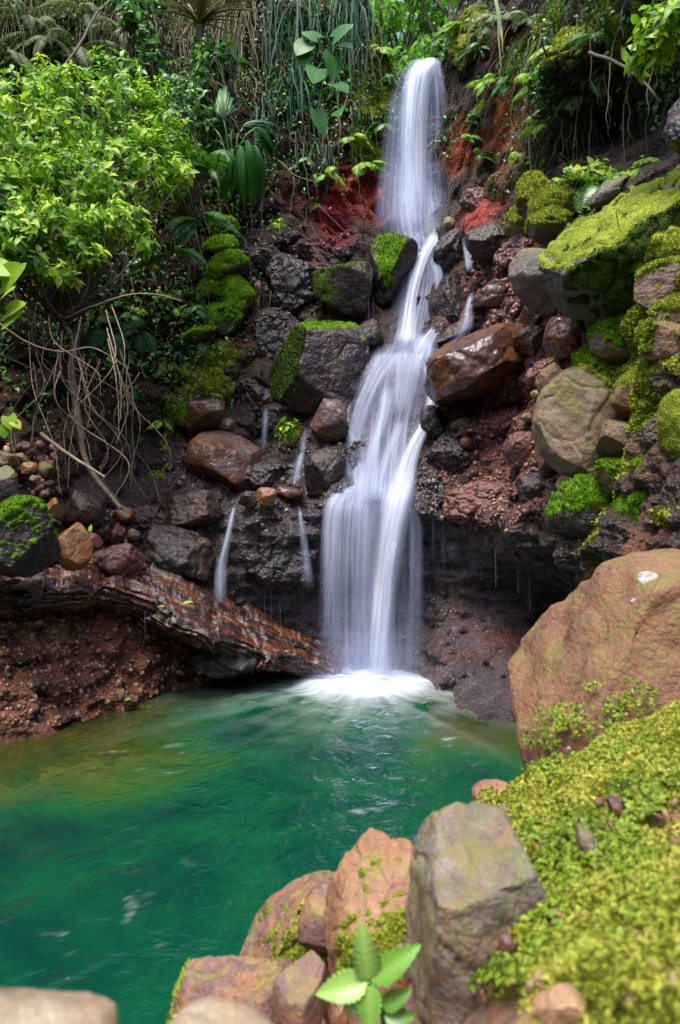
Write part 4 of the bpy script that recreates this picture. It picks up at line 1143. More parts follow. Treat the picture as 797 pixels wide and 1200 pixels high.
def patch_part(parent, name, px, py, rad, mat, seed, thick=0.004, wob=0.25):
    """A lichen patch: a thin irregular disc lying on the rock it grows on."""
    h_ = near_hit(px, py, [bb])
    if h_ is None:
        return
    c, n = np.array(h_[0]), np.array(h_[1])
    a = np.cross(n, [0.1, 0.2, 1.0]); a /= np.linalg.norm(a)
    b = np.cross(n, a)
    k, rings = 40, 6
    V = [c + n * thick]
    for r_ in range(1, rings + 1):
        for j in range(k):
            t = j / k * 2 * math.pi
            rr = rad * r_ / rings * (1 + wob * float(perlin(np.array([[math.cos(t) * 2 + seed, math.sin(t) * 2, 0.3]]), seed)[0]))
            q_ = c + (a * math.cos(t) + b * math.sin(t)) * rr
            hh = bb.find_nearest(Vector(q_))
            V.append(np.array(hh[0]) + np.array(hh[1]) * (thick if r_ < rings else -0.002))
    F3 = np.array([[0, 1 + j, 1 + (j + 1) % k] for j in range(k)])
    F4 = np.array([[1 + (r_ - 1) * k + j, 1 + r_ * k + j, 1 + r_ * k + (j + 1) % k, 1 + (r_ - 1) * k + (j + 1) % k] for r_ in range(1, rings) for j in range(k)])
    loc = np.array(parent.location)
    mb = MB(); V = np.array(V) - loc
    mb.add(V, F3); mb.f4.append(F4)
    return mb.build(name, mat, parent)


m = NT('white_lichen')
tc = m.n('TexCoord').outputs['Object']
LICHEN = m.end(m.principled(m.ramp(m.noise(tc, 90, 4, .7), [(.36, (.17, .16, .13)), (.5, (.30, .30, .265)), (.64, (.38, .38, .34))]), 0.9, m.bump(m.noise(tc, 120, 3), .5, .004)))
patch_part(o, 'lichen', 757, 676, 0.031, LICHEN, 3, 0.003, 0.12)
for k, (px, py, rr) in enumerate([(742, 704, .008)]):
    patch_part(o, 'lichen', px, py, rr, LICHEN, 10 + k, 0.003, 0.35)
rock('grey mottled boulder standing at the front edge of the moss', 560, 1132, 164, 340, 'near_grey', -2, 1.0, None, 502, 4, 0.06, 0.03, 6, [((-1, -.1, .05), .84), ((-.12, -.2, 1), .86), ((0.2, -1, .1), .8), ((-.8, 0, .6), 1.0), ((.7, 0, .7), .95)], deep=0.8, yaw=0.0, box=0.6)
rock('orange-tan boulder with tiny green plants left of the grey mottled one', 452, 1090, 136, 214, 'near_orange', 10, 1.3, None, 503, 5, 0.1, 0.03, 6, [((-.6, -.2, .7), .86)], [((-.2, -.7, .2), .92, .012, MOSS_YEL, 1500, 0.007)], box=.72)
rock('round purple-brown stone beside the orange-tan boulder', 384, 1080, 70, 80, 'near_purple', -18, 1.36, None, 504, 5, 0.08, 0.01, 5)
rock('brown boulder with yellow-green moss in its hollow', 352, 1120, 190, 156, 'near_purple', 32, 1.5, None, 505, 6, 0.12, 0.035, 6, (), [((-.1, -.8, .5), .92, .016, MOSS_YEL, 2500, 0.008)], box=.75)
rock('egg-shaped grey-brown stone standing below the round purple-brown one', 357, 1170, 64, 100, 'near_purple', 14, 1.1, None, 506, 6, 0.1, 0.012, 5)
rock('broad purple-brown boulder at the water edge low in the front', 268, 1194, 190, 134, 'near_purple', 10, 1.25, None, 507, 6, 0.1, 0.03, 6, [((0, -.2, 1), .84)], [((-1, .1, .3), .9, .012, MOSS_YEL, 900, .008)], box=.7)
rock('blurred pale stone at the bottom edge under the purple-brown boulder', 264, 1230, 150, 76, 'pale', -4, 0.56, None, 508, 5, 0.1, 0.012, 5)
rock('blurred pale stone in the bottom left corner', 44, 1206, 180, 82, 'pale', -6, 0.52, None, 509, 5, 0.1, 0.012, 5)
rock('rounded red-brown stone on the moss edge at the foot of the big boulder', 578, 932, 50, 34, 'near_orange', 4, 1.62, None, 510, 5, 0.1, 0.01, 5, name='stone', cat='stone')
rock('slate-blue flat stone half sunk in the moss', 688, 990, 24, 52, 'near_grey', 32, 1.05, None, 511, 9, 0.1, 0.02, 4, name='stone', cat='stone')
rock('pink flat stone lying on the moss', 632, 956, 22, 13, 'near_orange', 14, 1.3, None, 512, 7, 0.1, 0.02, 4, name='stone', cat='stone')
rock('reddish upright stone in the moss above the slate-blue one', 720, 942, 18, 26, 'near_purple', 0, 1.12, None, 513, 7, 0.1, 0.02, 4, name='stone', cat='stone')
rock('dark stone in moss between the red-brown and pink stones', 594, 948, 16, 11, 'near_grey', 0, 1.42, None, 514, 7, 0.1, 0.02, 4, name='stone', cat='stone')
rock('long red-brown stone deep in the moss low on the right', 700, 1090, 50, 30, 'near_purple', -30, 0.82, None, 515, 7, 0.1, 0.02, 4, name='stone', cat='stone')
rock('small brick-red stone low in the moss by the grey mottled boulder', 596, 1108, 22, 26, 'red', 0, .86, None, 516, 7, 0.1, 0.02, 4, name='stone', cat='stone')
rock('blurred orange-brown stone at the bottom edge in the moss', 655, 1178, 60, 34, 'near_orange', 10, .62, None, 517, 6, 0.1, 0.02, 5, name='stone', cat='stone')
rock('blurred red-brown stone in the bottom right corner of the moss', 752, 1185, 60, 34, 'near_purple', -14, .6, None, 518, 6, 0.1, 0.02, 5, name='stone', cat='stone')
rock('dark brown stone in the gap beside the seedling', 392, 1185, 34, 40, 'near_orange', 0, 1.15, None, 519, 7, 0.1, 0.02, 4, name='stone', cat='stone')
rock('rusty stone under the orange-tan boulder', 470, 1150, 60, 80, 'near_orange', 0, 1.15, None, 520, 7, 0.1, 0.02, 5)

# moss carpet over the near bank and up the foot of the big boulder: a cushion with leaf-like tips
MS = [(797, 880, 1.0), (650, 960, .9), (585, 965, .9), (720, 920, 1), (700, 1040, 1), (797, 1000, 1), (620, 1060, .9), (640, 1150, 1), (760, 1120, 1), (560, 1190, .9), (797, 1180, 1), (680, 985, .9), (930, 940, 1), (960, 1060, 1), (1050, 1160, 1)]
msp = np.array([at(px, py, (near_hit(px, py, [NBVH]) or [Vector((0, 1, 0))])[0].y) for px, py, _ in MS])
mk = np.zeros(len(p))
for c_ in msp:
    mk = np.maximum(mk, np.exp(-(np.sum((p[:, :2] - c_[:2]) ** 2, 1) / 0.30 ** 2) ** 2))
mk *= sstep(0.10, 0.25, q[:, 0] - 0.10 * (q[:, 1] - 0.5))
mb = moss_build(p, Fn, (mk + .34 * fbm(p * 2.8, 4, 612, .6) * (mk > .2)) * 0.72 + 0.08, 0.055, 611, 60000, 0.024, 4.5)
tag(mb.build('moss_carpet', MOSS_NEAR), 'thick yellow-green moss on the near bank', None, None, 'stuff')

# brown bits and fallen scraps in the moss
rg = np.random.default_rng(640)
mb = MB()
for _ in range(420):
    px, py = rg.uniform(560, 797), rg.uniform(830, 1190)
    h_ = near_hit(px, py, [NBVH])
    if h_ is None:
        continue
    s_ = rg.uniform(.003, .012)
    v = gv * np.array([1, rg.uniform(.3, .8), .35]) * s_ @ rotm(*rg.uniform(0, 6.28, 3)).T
    mb.add(v + np.array(h_[0]) + np.array([0, 0, .022]), gf, float(rg.uniform(.1, .9)))
tag(mb.build('moss_litter', gravel_mat('brown_scraps', (.08, .035, .02), (.22, .10, .05), (.36, .24, .15), .7), smooth=False), 'brown scraps and grit lying in the near moss', None, None, 'stuff')

# small round-leaved creeping plants in patches over the moss and on the foot of the big boulder
CREEP = [(672, 846, 40, 16, 130), (640, 866, 24, 10, 60), (730, 820, 40, 22, 90), (655, 905, 40, 14, 120), (600, 990, 40, 30, 320), (560, 1030, 34, 20, 160), (640, 1060, 50, 40, 420), (700, 1000, 60, 40, 420), (760, 930, 40, 40, 300), (770, 1060, 40, 50, 300), (690, 1130, 60, 30, 220), (740, 880, 40, 24, 220), (545, 1110, 30, 50, 200), (600, 1160, 50, 20, 120)]

# ================================================================= FALLING WATER
m = NT('falling_water')
uvn = m.n('UVMap').outputs[0]
mp = m.n('Mapping'); mp.inputs['Scale'].default_value = (26, 0.55, 1); m.l(uvn, mp.inputs[0])
mp2 = m.n('Mapping'); mp2.inputs['Scale'].default_value = (90, 0.8, 1); m.l(uvn, mp2.inputs[0])
mp3 = m.n('Mapping'); mp3.inputs['Scale'].default_value = (7, 0.8, 1); m.l(uvn, mp3.inputs[0])
s = m.math('ADD', m.math('MULTIPLY', m.noise(mp.outputs[0], 1.0, 3, .6, 0.3), 0.5), m.math('ADD', m.math('MULTIPLY', m.noise(mp2.outputs[0], 1.0, 2, .6), 0.25), m.math('MULTIPLY', m.noise(mp3.outputs[0], 1.0, 3, .6), 0.35)))
s = m.rng(s, 0.38, 0.72, 0.0, 1.0)
dens = m.attr('dens')
a = m.math('MULTIPLY', dens, m.math('ADD', m.math('MULTIPLY', s, 0.95), m.math('MULTIPLY', m.math('MULTIPLY', dens, dens), 0.38)), True)
df = m.n('BsdfDiffuse'); m.l(m.mix(m.rng(a, .1, .9), (0.56, 0.64, 0.92, 1), (0.90, 0.93, 1.0, 1)), df.inputs[0])
tl = m.n('BsdfTranslucent'); tl.inputs[0].default_value = (0.66, 0.76, 1.0, 1)
mx = m.n('MixShader'); mx.inputs[0].default_value = 0.35; m.l(df.outputs[0], mx.inputs[1]); m.l(tl.outputs[0], mx.inputs[2])
tp = m.n('BsdfTransparent')
mx2 = m.n('MixShader'); m.l(a, mx2.inputs[0]); m.l(tp.outputs[0], mx2.inputs[1]); m.l(mx.outputs[0], mx2.inputs[2])
FALL_MAT = m.end(mx2.outputs[0])


def sheet(lines, seed, wobble=1.0):
    """lines: list of (path, density, bulge); path = [(px, py, d, half width px[, local density]), ...] -> one mesh."""
    Vs, Fs, Ds, Us, n0 = [], [], [], [], 0
    for k, (path, dn, bulge) in enumerate(lines):
        path = [tuple(p) + (1.0,) * (5 - len(p)) for p in path]
        nv = max(24, int(sum(math.hypot(a[0] - b[0], a[1] - b[1]) for a, b in zip(path, path[1:])) / 4))
        S = spline([(*at(p[0], p[1], p[2]), p[3] / FPX * p[2], p[4]) for p in path], nv)
        C, hw, ld = S[:, :3], np.abs(S[:, 3]), S[:, 4]
        nu = max(9, int(hw.max() / 0.012))
        u = np.linspace(-1, 1, nu)
        V = np.repeat(C[:, None], nu, 1)
        V[:, :, 0] += u[None] * hw[:, None]
        L = np.concatenate([[0], np.cumsum(np.linalg.norm(np.diff(C, axis=0), axis=1))])
        q_ = np.stack([u[None] * hw[:, None] * 7 + seed + 0 * L[:, None], 0.8 * L[:, None] + 0 * u[None], np.full((nv, nu), k * 3.3 + seed)], 2).reshape(-1, 3)
        w_ = (0.05 * perlin(q_, seed) + 0.02 * perlin(q_ * np.array([3, 1, 1]), seed + 1)).reshape(nv, nu) * wobble
        V[:, :, 1] += -bulge * (1 - u[None] ** 2) + w_
        V[:, :, 0] += 0.5 * (0.03 * perlin(q_ * np.array([1, 2.2, 1]), seed + 2)).reshape(nv, nu) * wobble
        ends = sstep(0, 1, np.minimum(1, np.minimum(np.linspace(0, 1, nv) * 7 + (.5 if path[0][1] < 80 else 0), (1 - np.linspace(0, 1, nv)) * 7 + (.3 if path[-1][1] > 780 else 0))))
        dn *= 0.9
        er = 0.35 * perlin(np.stack([L * 1.2 + k, L * 0 + seed, L * 0], 1), seed + 5)
        ed = np.clip((1 - np.abs(u[None] + 0.2 * er[:, None])) * 1.9, 0, 1) ** 1.2
        D = dn * ld[:, None] * ed * ends[:, None]
        idx = np.arange(nv * nu).reshape(nv, nu) + n0
        Fs.append(np.stack([idx[:-1, :-1], idx[:-1, 1:], idx[1:, 1:], idx[1:, :-1]], 2).reshape(-1, 4))
        Vs.append(V.reshape(-1, 3)); Ds.append(D.ravel())
        Us.append(np.stack([(u[None] * (0.5 * hw[:, None] + 0.5 * hw.mean()) + seed * 1.7 + k * 2.31) + 0 * L[:, None], L[:, None] + 0 * u[None] + seed], 2).reshape(-1, 2))
        n0 += nv * nu
    return np.concatenate(Vs), np.concatenate(Fs), np.concatenate(Ds), np.concatenate(Us)


def water_part(name, lines, seed, parent, origin, wobble=1.0):
    V, F_, D, U_ = sheet(lines, seed, wobble)
    return link(name, mesh_np(name, V - origin, F_, True, {'dens': D}, U_), FALL_MAT, parent, None if parent is not None else origin)


fo = at(480, 600, 6.6)
wf = tag(empty('waterfall', fo), 'tall silky white waterfall dropping in three steps into the pool', 'waterfall')
water_part('upper_fall', [
    ([(503, 70, 9.6, 20), (500, 74, 9.25, 22), (494, 84, 9.02, 27), (488, 110, 8.9, 31), (484, 150, 8.82, 34), (482, 200, 8.75, 38), (480, 245, 8.65, 42), (478, 285, 8.5, 46)], 0.5, 0.05),
    ([(500, 71, 9.5, 18), (498, 76, 9.15, 19), (488, 95, 8.92, 19), (484, 150, 8.8, 19), (483, 220, 8.7, 22), (480, 278, 8.5, 26, .7)], 0.95, 0.06),
    ([(497, 74, 9.2, 14), (486, 92, 8.9, 13), (481, 130, 8.8, 11), (480, 190, 8.72, 11, .7), (482, 240, 8.6, 14, .7), (486, 280, 8.3, 16, .7)], 0.95, 0.05),
    ([(512, 74, 9.2, 8), (516, 110, 8.95, 9), (518, 200, 8.85, 10, .6), (521, 248, 8.7, 12, .5)], 0.5, 0.02),
    ([(470, 100, 8.95, 16, .5), (464, 160, 8.85, 18, .7), (460, 220, 8.7, 20, .8), (456, 270, 8.5, 22, .6)], 0.42, 0.03),
    ([(486, 180, 8.6, 40, .3), (486, 230, 8.5, 46, .8), (488, 265, 8.35, 44, 1), (494, 292, 8.1, 34, .8)], 0.5, 0.06),
    ([(500, 205, 8.75, 8, .3), (507, 235, 8.66, 10, .8), (512, 262, 8.5, 14, 1), (512, 285, 8.35, 16, .8)], 0.6, 0.03),
], 3, wf, fo)
water_part('chute', [
    ([(490, 262, 8.55, 38, .6), (496, 285, 8.2, 34), (496, 310, 8.0, 31), (494, 340, 7.88, 32), (489, 370, 7.76, 33), (484, 395, 7.62, 30), (481, 416, 7.4, 36)], 0.62, 0.05),
    ([(514, 268, 8.35, 9), (506, 284, 8.1, 11), (496, 302, 7.98, 11), (487, 330, 7.88, 10), (481, 360, 7.78, 11), (478, 390, 7.62, 16), (476, 414, 7.4, 22)], 1.0, 0.06),
    ([(506, 300, 8.0, 8), (513, 320, 7.88, 7), (514, 350, 7.78, 7, .8), (512, 375, 7.68, 9, .8), (498, 398, 7.52, 14), (490, 414, 7.36, 18)], 0.75, 0.03),
    ([(520, 372, 7.6, 4, .5), (510, 386, 7.5, 9), (499, 402, 7.4, 14), (493, 425, 7.25, 16, .6)], 0.85, 0.03),
], 5, wf, fo)
water_part('middle_cascade', [
    ([(480, 402, 7.5, 34), (478, 412, 7.32, 42), (470, 430, 7.12, 47), (461, 460, 6.98, 49), (453, 500, 6.78, 47), (449, 540, 6.5, 45), (446, 578, 6.28, 46), (444, 592, 6.2, 48, .6)], 0.60, 0.08),
    ([(462, 408, 7.42, 26), (450, 424, 7.14, 22), (436, 448, 7.0, 16), (424, 475, 6.9, 13, .8), (416, 510, 6.76, 11, .6), (412, 545, 6.6, 10, .5), (412, 575, 6.4, 12, .5)], 0.75, 0.05),
    ([(482, 410, 7.3, 28), (478, 428, 7.05, 24), (474, 455, 6.95, 16), (471, 490, 6.82, 11, .7)], 0.7, 0.05),
    ([(500, 418, 7.2, 14), (506, 440, 7.05, 11), (507, 462, 6.95, 9), (503, 482, 6.85, 9), (494, 503, 6.68, 10), (482, 528, 6.48, 14), (473, 556, 6.34, 18), (466, 584, 6.2, 22)], 0.95, 0.05),
    ([(455, 445, 7.0, 8), (450, 480, 6.86, 9), (441, 515, 6.65, 9), (434, 550, 6.45, 12, .9), (430, 582, 6.28, 22, .9)], 0.85, 0.04),
    ([(414, 470, 6.9, 4), (408, 490, 6.8, 4), (416, 520, 6.7, 6), (421, 555, 6.5, 10), (417, 580, 6.35, 22)], 0.7, 0.03),
    ([(470, 490, 6.8, 9, .7), (460, 520, 6.6, 10), (448, 556, 6.4, 16), (444, 585, 6.25, 20)], 0.7, 0.04),
], 7, wf, fo)
water_part('lower_curtain', [
    ([(416, 562, 6.5, 20), (412, 574, 6.38, 27), (410, 584, 6.26, 31), (407, 600, 6.14, 31), (404, 650, 6.08, 31, .9), (402, 710, 6.05, 30, .7), (400, 790, 6.03, 30, .45)], 0.62, 0.04),
    ([(408, 566, 6.44, 12), (400, 580, 6.3, 14), (393, 592, 6.16, 13), (388, 620, 6.1, 12), (386, 680, 6.06, 11, .7), (385, 770, 6.04, 11, .4)], 0.75, 0.03),
    ([(474, 552, 6.36, 17), (469, 572, 6.24, 20), (463, 592, 6.12, 22), (456, 640, 6.06, 20), (450, 700, 6.03, 18), (444, 760, 6.0, 18, .9), (442, 803, 5.98, 20, .9)], 0.95, 0.05),
    ([(478, 540, 6.4, 10), (467, 584, 6.18, 12), (458, 640, 6.04, 10), (452, 700, 6.01, 9), (446, 800, 5.98, 10)], 0.95, 0.03),
    ([(440, 560, 6.4, 46), (437, 586, 6.22, 55), (436, 610, 6.12, 57), (434, 680, 6.08, 57), (433, 797, 6.05, 56)], 0.42, 0.04),
    ([(483, 580, 6.3, 12, .6), (486, 640, 6.2, 12), (486, 720, 6.16, 13), (485, 796, 6.12, 14)], 0.38, 0.02),
    ([(436, 690, 6.0, 50, .2), (434, 750, 5.95, 66, .7), (432, 806, 5.9, 84, 1)], 0.33, 0.12),
    ([(440, 730, 5.92, 34, .3), (436, 775, 5.88, 52, .9), (434, 812, 5.84, 66, 1)], 0.40, 0.10),
    ([(428, 588, 6.2, 16), (426, 640, 6.1, 15), (424, 720, 6.06, 13, .6), (424, 797, 6.04, 14, .5)], 0.55, 0.03),
], 9, wf, fo, 0.7)
# the boil of froth where it lands
k, rings = 72, 26
V, D, U_ = [], [], []
for r_ in range(rings + 1):
    for j in range(k):
        t = j / k * 2 * math.pi
        rr = 0.80 * r_ / rings
        V.append([FALL[0] + rr * 1.15 * math.cos(t), FALL[1] + rr * math.sin(t), 0])
        D.append(rr)
V = np.array(V); D = np.array(D)
g = np.exp(-(D / 0.40) ** 2)
V[:, 2] = 0.03 + 0.05 * g * (1 + 1.2 * fbm(V * 6, 3, 801)) + 0.02 * fbm(V * 9, 3, 802)
dn = np.clip(1.0 * np.exp(-(D / 0.32) ** 1.7) * (1 + 1.1 * fbm(V * np.array([5, 5, 1]), 3, 803)), 0, 1) * sstep(0.8, 0.5, D)
idx = np.arange((rings + 1) * k).reshape(rings + 1, k)
Fd = np.stack([idx[:-1], np.roll(idx[:-1], -1, 1), np.roll(idx[1:], -1, 1), idx[1:]], 2).reshape(-1, 4)
link('splash_foam', mesh_np('splash_foam', V - fo, Fd, True, {'dens': dn}, np.stack([np.arctan2(V[:, 1] - FALL[1], V[:, 0] - FALL[0]) * 0.15, D], 1)), FALL_MAT, wf)


def dd(px, py, off):
    return max(2.0, hit(px, py) - off)


def trickle(label, path, dens_, seed, name='trickle', cat='trickle', group=None, off=0.07):
    pth = [(p[0], p[1], (p[3] if len(p) > 3 else dd(p[0], p[1], off)), p[2]) for p in path]
    o_ = at(pth[-1][0], pth[-1][1], pth[-1][2])
    return tag(water_part(name, [(pth, dens_ * .72, 0.015), ([(a, b, c - .02, e * .5) for a, b, c, e in pth], dens_ * .7, 0.02)], seed, None, o_, 0.4), label, cat, group)


trickle('white trickle splashing onto the rusty ledge on the left', [(275, 592, 2), (272, 606, 3.5, 6.12), (266, 635, 5, 6.02), (259, 668, 8, 5.98), (258, 716, 10, 5.95)], 0.85, 21)
trickle('thin spreading trickle between the ledge and the main curtain', [(351, 594, 2), (353, 612, 4, 6.22), (357, 640, 6, 6.18), (362, 690, 9, 6.16)], 0.6, 22)
trickle('narrow veil running down the wall left of the mossy block', [(314, 425, 2), (313, 460, 3), (311, 495, 4.5), (309, 530, 5)], 0.5, 23)
trickle('short trickle beside the rust and grey rock', [(359, 500, 3), (355, 525, 5), (350, 545, 7), (345, 570, 8)], 0.6, 24)
trickle('small side spout falling right of the main fall', [(543, 277, 3), (547, 294, 5), (551, 320, 6)], 0.8, 25, off=.25)
trickle('side stream pouring behind the jutting brown boulder', [(553, 342, 4), (549, 360, 6), (545, 385, 9), (532, 402, 9), (512, 414, 8)], 0.8, 26, off=.22)
for j, (px, y0, y1, d_) in enumerate([(507, 605, 660, 6.15), (519, 612, 668, 6.2), (580, 640, 690, 5.75), (606, 650, 700, 5.6), (620, 665, 720, 5.5), (310, 690, 740, 6.1), (318, 692, 746, 6.1), (328, 700, 752, 6.1), (432, 345, 400, 7.6), (437, 342, 405, 7.6), (170, 712, 745, 5.15), (566, 478, 500, 6.2), (295, 765, 790, 5.6), (280, 760, 785, 5.55), (305, 768, 792, 5.65), (460, 310, 390, 7.85)]):
    trickle('hair-thin line of water dripping off the rock', [(px, y0, .5, d_), (px + 0.5, (y0 + y1) / 2, .7, d_), (px + 1, y1, .6, d_)], 0.26, 40 + j, 'drip', 'drip', 'dripping water lines')

# ================================================================= PLANTS
LEAF_LIME = leaf_mat('bright_lime_leaf', (0.035, 0.12, 0.008), (0.22, 0.43, 0.016), (0.60, 0.72, 0.07), 0.42, 0.5)
LEAF_MID = leaf_mat('mid_green_leaf', (0.015, 0.06, 0.010), (0.055, 0.18, 0.022), (0.14, 0.32, 0.04), 0.3, 0.35)
LEAF_DARK = leaf_mat('dark_green_leaf', (0.006, 0.025, 0.008), (0.014, 0.062, 0.020), (0.035, 0.12, 0.03), 0.25, 0.5, 0.2)
LEAF_HEART = leaf_mat('heart_green_leaf', (0.010, 0.05, 0.010), (0.028, 0.125, 0.02), (0.065, 0.22, 0.035), 0.3, 0.42, 0.3)
LEAF_BLUE = leaf_mat('blue_green_strap_leaf', (0.008, 0.035, 0.016), (0.022, 0.085, 0.038), (0.06, 0.17, 0.075), 0.25, 0.5, 0.2)
LEAF_DRY = leaf_mat('dry_straw_leaf', (0.06, 0.045, 0.025), (0.16, 0.13, 0.075), (0.34, 0.30, 0.19), 0.2, 0.7, 0.2)
LEAF_GREY = leaf_mat('grey_green_hanging_leaf', (0.05, 0.065, 0.03), (0.14, 0.19, 0.075), (0.28, 0.35, 0.15), 0.25, 0.6, 0.2)
LEAF_SUN = leaf_mat('sunlit_tree_leaf', (0.05, 0.14, 0.02), (0.15, 0.34, 0.04), (0.34, 0.55, 0.10), 0.6, 0.4)
m = NT('brown_bark')
tc = m.n('TexCoord').outputs['Object']
BARK = m.end(m.principled(m.ramp(m.noise(tc, 25, 5, .65), [(.3, (.035, .024, .016)), (.6, (.12, .085, .055))]), 0.85, m.bump(m.noise(tc, 60, 4), .6, .01)))
m = NT('pale_dead_wood')
tc = m.n('TexCoord').outputs['Object']
WOOD = m.end(m.principled(m.ramp(m.noise(tc, 20, 5, .65), [(.3, (.14, .09, .06)), (.6, (.34, .25, .17))]), 0.8, m.bump(m.noise(tc, 60, 4), .5, .008)))

ST = np.array([0, .12, .3, .55, .8, 1.0])
LANCE = np.array([.04, .55, .95, .85, .42, .0])
OVAL = np.array([.05, .75, 1.0, .95, .6, .0])
FANP = np.array([.25, .6, .95, 1.0, .7, .02])
STRAPP = np.array([.5, .9, 1.0, 1.0, .75, .1])


def norm(a):
    return a / (np.linalg.norm(a, axis=-1, keepdims=True) + 1e-9)


def leaves(mb, pos, d, nr, L, wr, var, curl=0.35, prof=LANCE, fold=0.25):
    """N leaf blades: six stations along, a raised fold along the midrib, tips bent down by curl."""
    N = len(pos)
    d = norm(d)
    s = norm(np.cross(d, nr))
    n = np.cross(s, d)
    L = np.broadcast_to(np.asarray(L, float), (N,))
    curl = np.broadcast_to(np.asarray(curl, float), (N,))
    t = ST[None, :, None]
    ang = curl[:, None, None] * t
    ctr = pos[:, None] + L[:, None, None] * (t * np.cos(ang * .8) * d[:, None] - t * np.sin(ang) * n[:, None])
    hw = (L * wr)[:, None, None] * prof[None, :, None]
    le = ctr - hw * s[:, None] + fold * hw * n[:, None]
    ri = ctr + hw * s[:, None] + fold * hw * n[:, None]
    V = np.stack([le, ctr, ri], 2).reshape(-1, 3)
    k = len(ST)
    b = []
    for i in range(k - 1):
        o_ = i * 3
        b += [[o_, o_ + 1, o_ + 4, o_ + 3], [o_ + 1, o_ + 2, o_ + 5, o_ + 4]]
    b = np.array(b)
    Fc = (b[None] + (np.arange(N) * k * 3)[:, None, None]).reshape(-1, 4)
    mb.add(V, Fc, np.repeat(np.broadcast_to(var, (N,)), k * 3))


def rdir(rg, n):
    return norm(rg.normal(size=(n, 3)))


def shrub(label, blobs, base, leafL, wr, mat, seed, ncl, per=7, name='shrub', stem_r=0.012, droop=0.3, cat='shrub', group=None, prof=LANCE, nstem=60):
    """blobs: (px, py, d, rx_px, ry_px, rz_m). Leaves stand in whorls at twig ends spread through the blobs."""
    rg = np.random.default_rng(seed)
    o_ = at(*base)
    root = tag(empty(name, o_), label, cat, group)
    sz = np.array([b[3] * b[4] for b in blobs], float)
    cen = []
    for k, b in enumerate(blobs):
        nk = int(ncl * sz[k] / sz.sum()) + 1
        u = rdir(rg, nk) * (rg.uniform(0.15, 1, nk) ** 0.45)[:, None]
        c = at(b[0], b[1], b[2])
        cen.append(np.concatenate([c + u * np.array([b[3] / FPX * b[2], b[5], b[4] / FPX * b[2]]), u], 1))
    cen = np.concatenate(cen)
    P, Ud = cen[:, :3], cen[:, 3:]
    ax = norm(Ud * np.array([1, 1, .6]) + np.array([0, -.35, .75]) + 0.5 * rg.normal(size=P.shape))
    N = len(P)
    M = N * per
    A = np.repeat(ax, per, 0)
    ref = rdir(rg, N).repeat(per, 0)
    e = norm(np.cross(A, ref)); f2_ = np.cross(A, e)
    ph = np.tile(np.arange(per) * 2.4, N) + rg.normal(0, .25, M)
    lev = np.tile(np.linspace(-0.8, 1, per), N)
    d = norm(np.cos(ph)[:, None] * e + np.sin(ph)[:, None] * f2_ + A * (0.15 + 0.5 * lev)[:, None] + np.array([0, 0, -0.15]))
    pos = np.repeat(P, per, 0) + A * (lev * leafL * 0.3)[:, None]
    var = np.clip(np.repeat(rg.normal(.48, .17, N), per) + lev * 0.18 + rg.normal(0, .1, M), 0, 1)
    mb = MB()
    leaves(mb, pos, d, A, leafL * np.repeat(rg.uniform(.6, 1.25, N), per) * rg.uniform(.6, 1.2, M), wr, var, droop + rg.uniform(-.2, .5, M), prof)
    mb.build('foliage', mat, root, o_)
    sb = MB()
    for i in rg.choice(N, min(nstem, N), replace=False):
        a, b = o_ + rg.normal(0, .05, 3), P[i]
        mid = (a + b) / 2 + rg.normal(0, .16, 3) * np.array([1, 1, .6])
        tube(sb, spline([a, mid, b], 10), np.linspace(stem_r, stem_r * .3, 10), 5)
    sb.build('stem', BARK, root, o_)
    return root


def frond_into(mb, rb, base, d0, L, droop, npairs, plen, pw, rg, roll=0.0, up=(0, 0, 1)):
    """A pinnate frond: arching rachis with paired narrow leaflets."""
    n = npairs + 4
    P, d = [np.array(base, float)], np.array(d0, float) / np.linalg.norm(d0)
    st = L / n
    for i in range(n):
        d = d + np.array([0, 0, -droop / n])
        d /= np.linalg.norm(d)
        P.append(P[-1] + d * st)
    P = np.array(P)
    tube(rb, P, np.linspace(0.006, 0.0015, len(P)) * max(.5, L), 4, .5)
    T = norm(np.gradient(P, axis=0))
    side = norm(np.cross(T, np.array(up, float)) + 1e-6)
    nrm_ = np.cross(side, T)
    side = norm(side * math.cos(roll) + nrm_ * math.sin(roll))
    i = np.arange(3, n + 1)
    t = i / n
    pl = plen * np.clip(np.sin(np.clip(t * 1.08, 0, 1) ** .8 * math.pi), .12, 1) ** .8
    for sg in (-1, 1):
        dd_ = norm(side[i] * sg + T[i] * 0.45 + np.array([0, 0, -.18]))
        leaves(mb, P[i], dd_, np.cross(T[i], side[i] * 1.0) * -1, pl * rg.uniform(.9, 1.1, len(i)), pw, np.clip(rg.normal(.5, .14, len(i)), 0, 1), 0.35, LANCE, 0.1)


def fern(label, px, py, d, n, L, mat, seed, droop=1.2, spread=(-80, 80), out=0.7, rise=0.55, npairs=18, plen=.22, pw=.13, name='fern', group=None, cat='fern'):
    rg = np.random.default_rng(seed)
    o_ = at(px, py, d)
    root = tag(empty(name, o_), label, cat, group)
    mb, rb = MB(), MB()
    for k in range(n):
        a = R(rg.uniform(*spread))
        l = L * rg.uniform(.65, 1.1)
        dv_ = np.array([math.sin(a), -out * abs(math.cos(a)) - .1, rise + rg.normal(0, .15)])
        frond_into(mb, rb, o_ + rg.normal(0, .015, 3), dv_, l, droop * rg.uniform(.8, 1.3), npairs, l * plen, pw, rg, rg.normal(0, .2))
    mb.build('foliage', mat, root, o_)
    rb.build('stalk', LEAF_DRY if mat in (LEAF_DRY, LEAF_GREY) else LEAF_MID, root, o_)
    return root


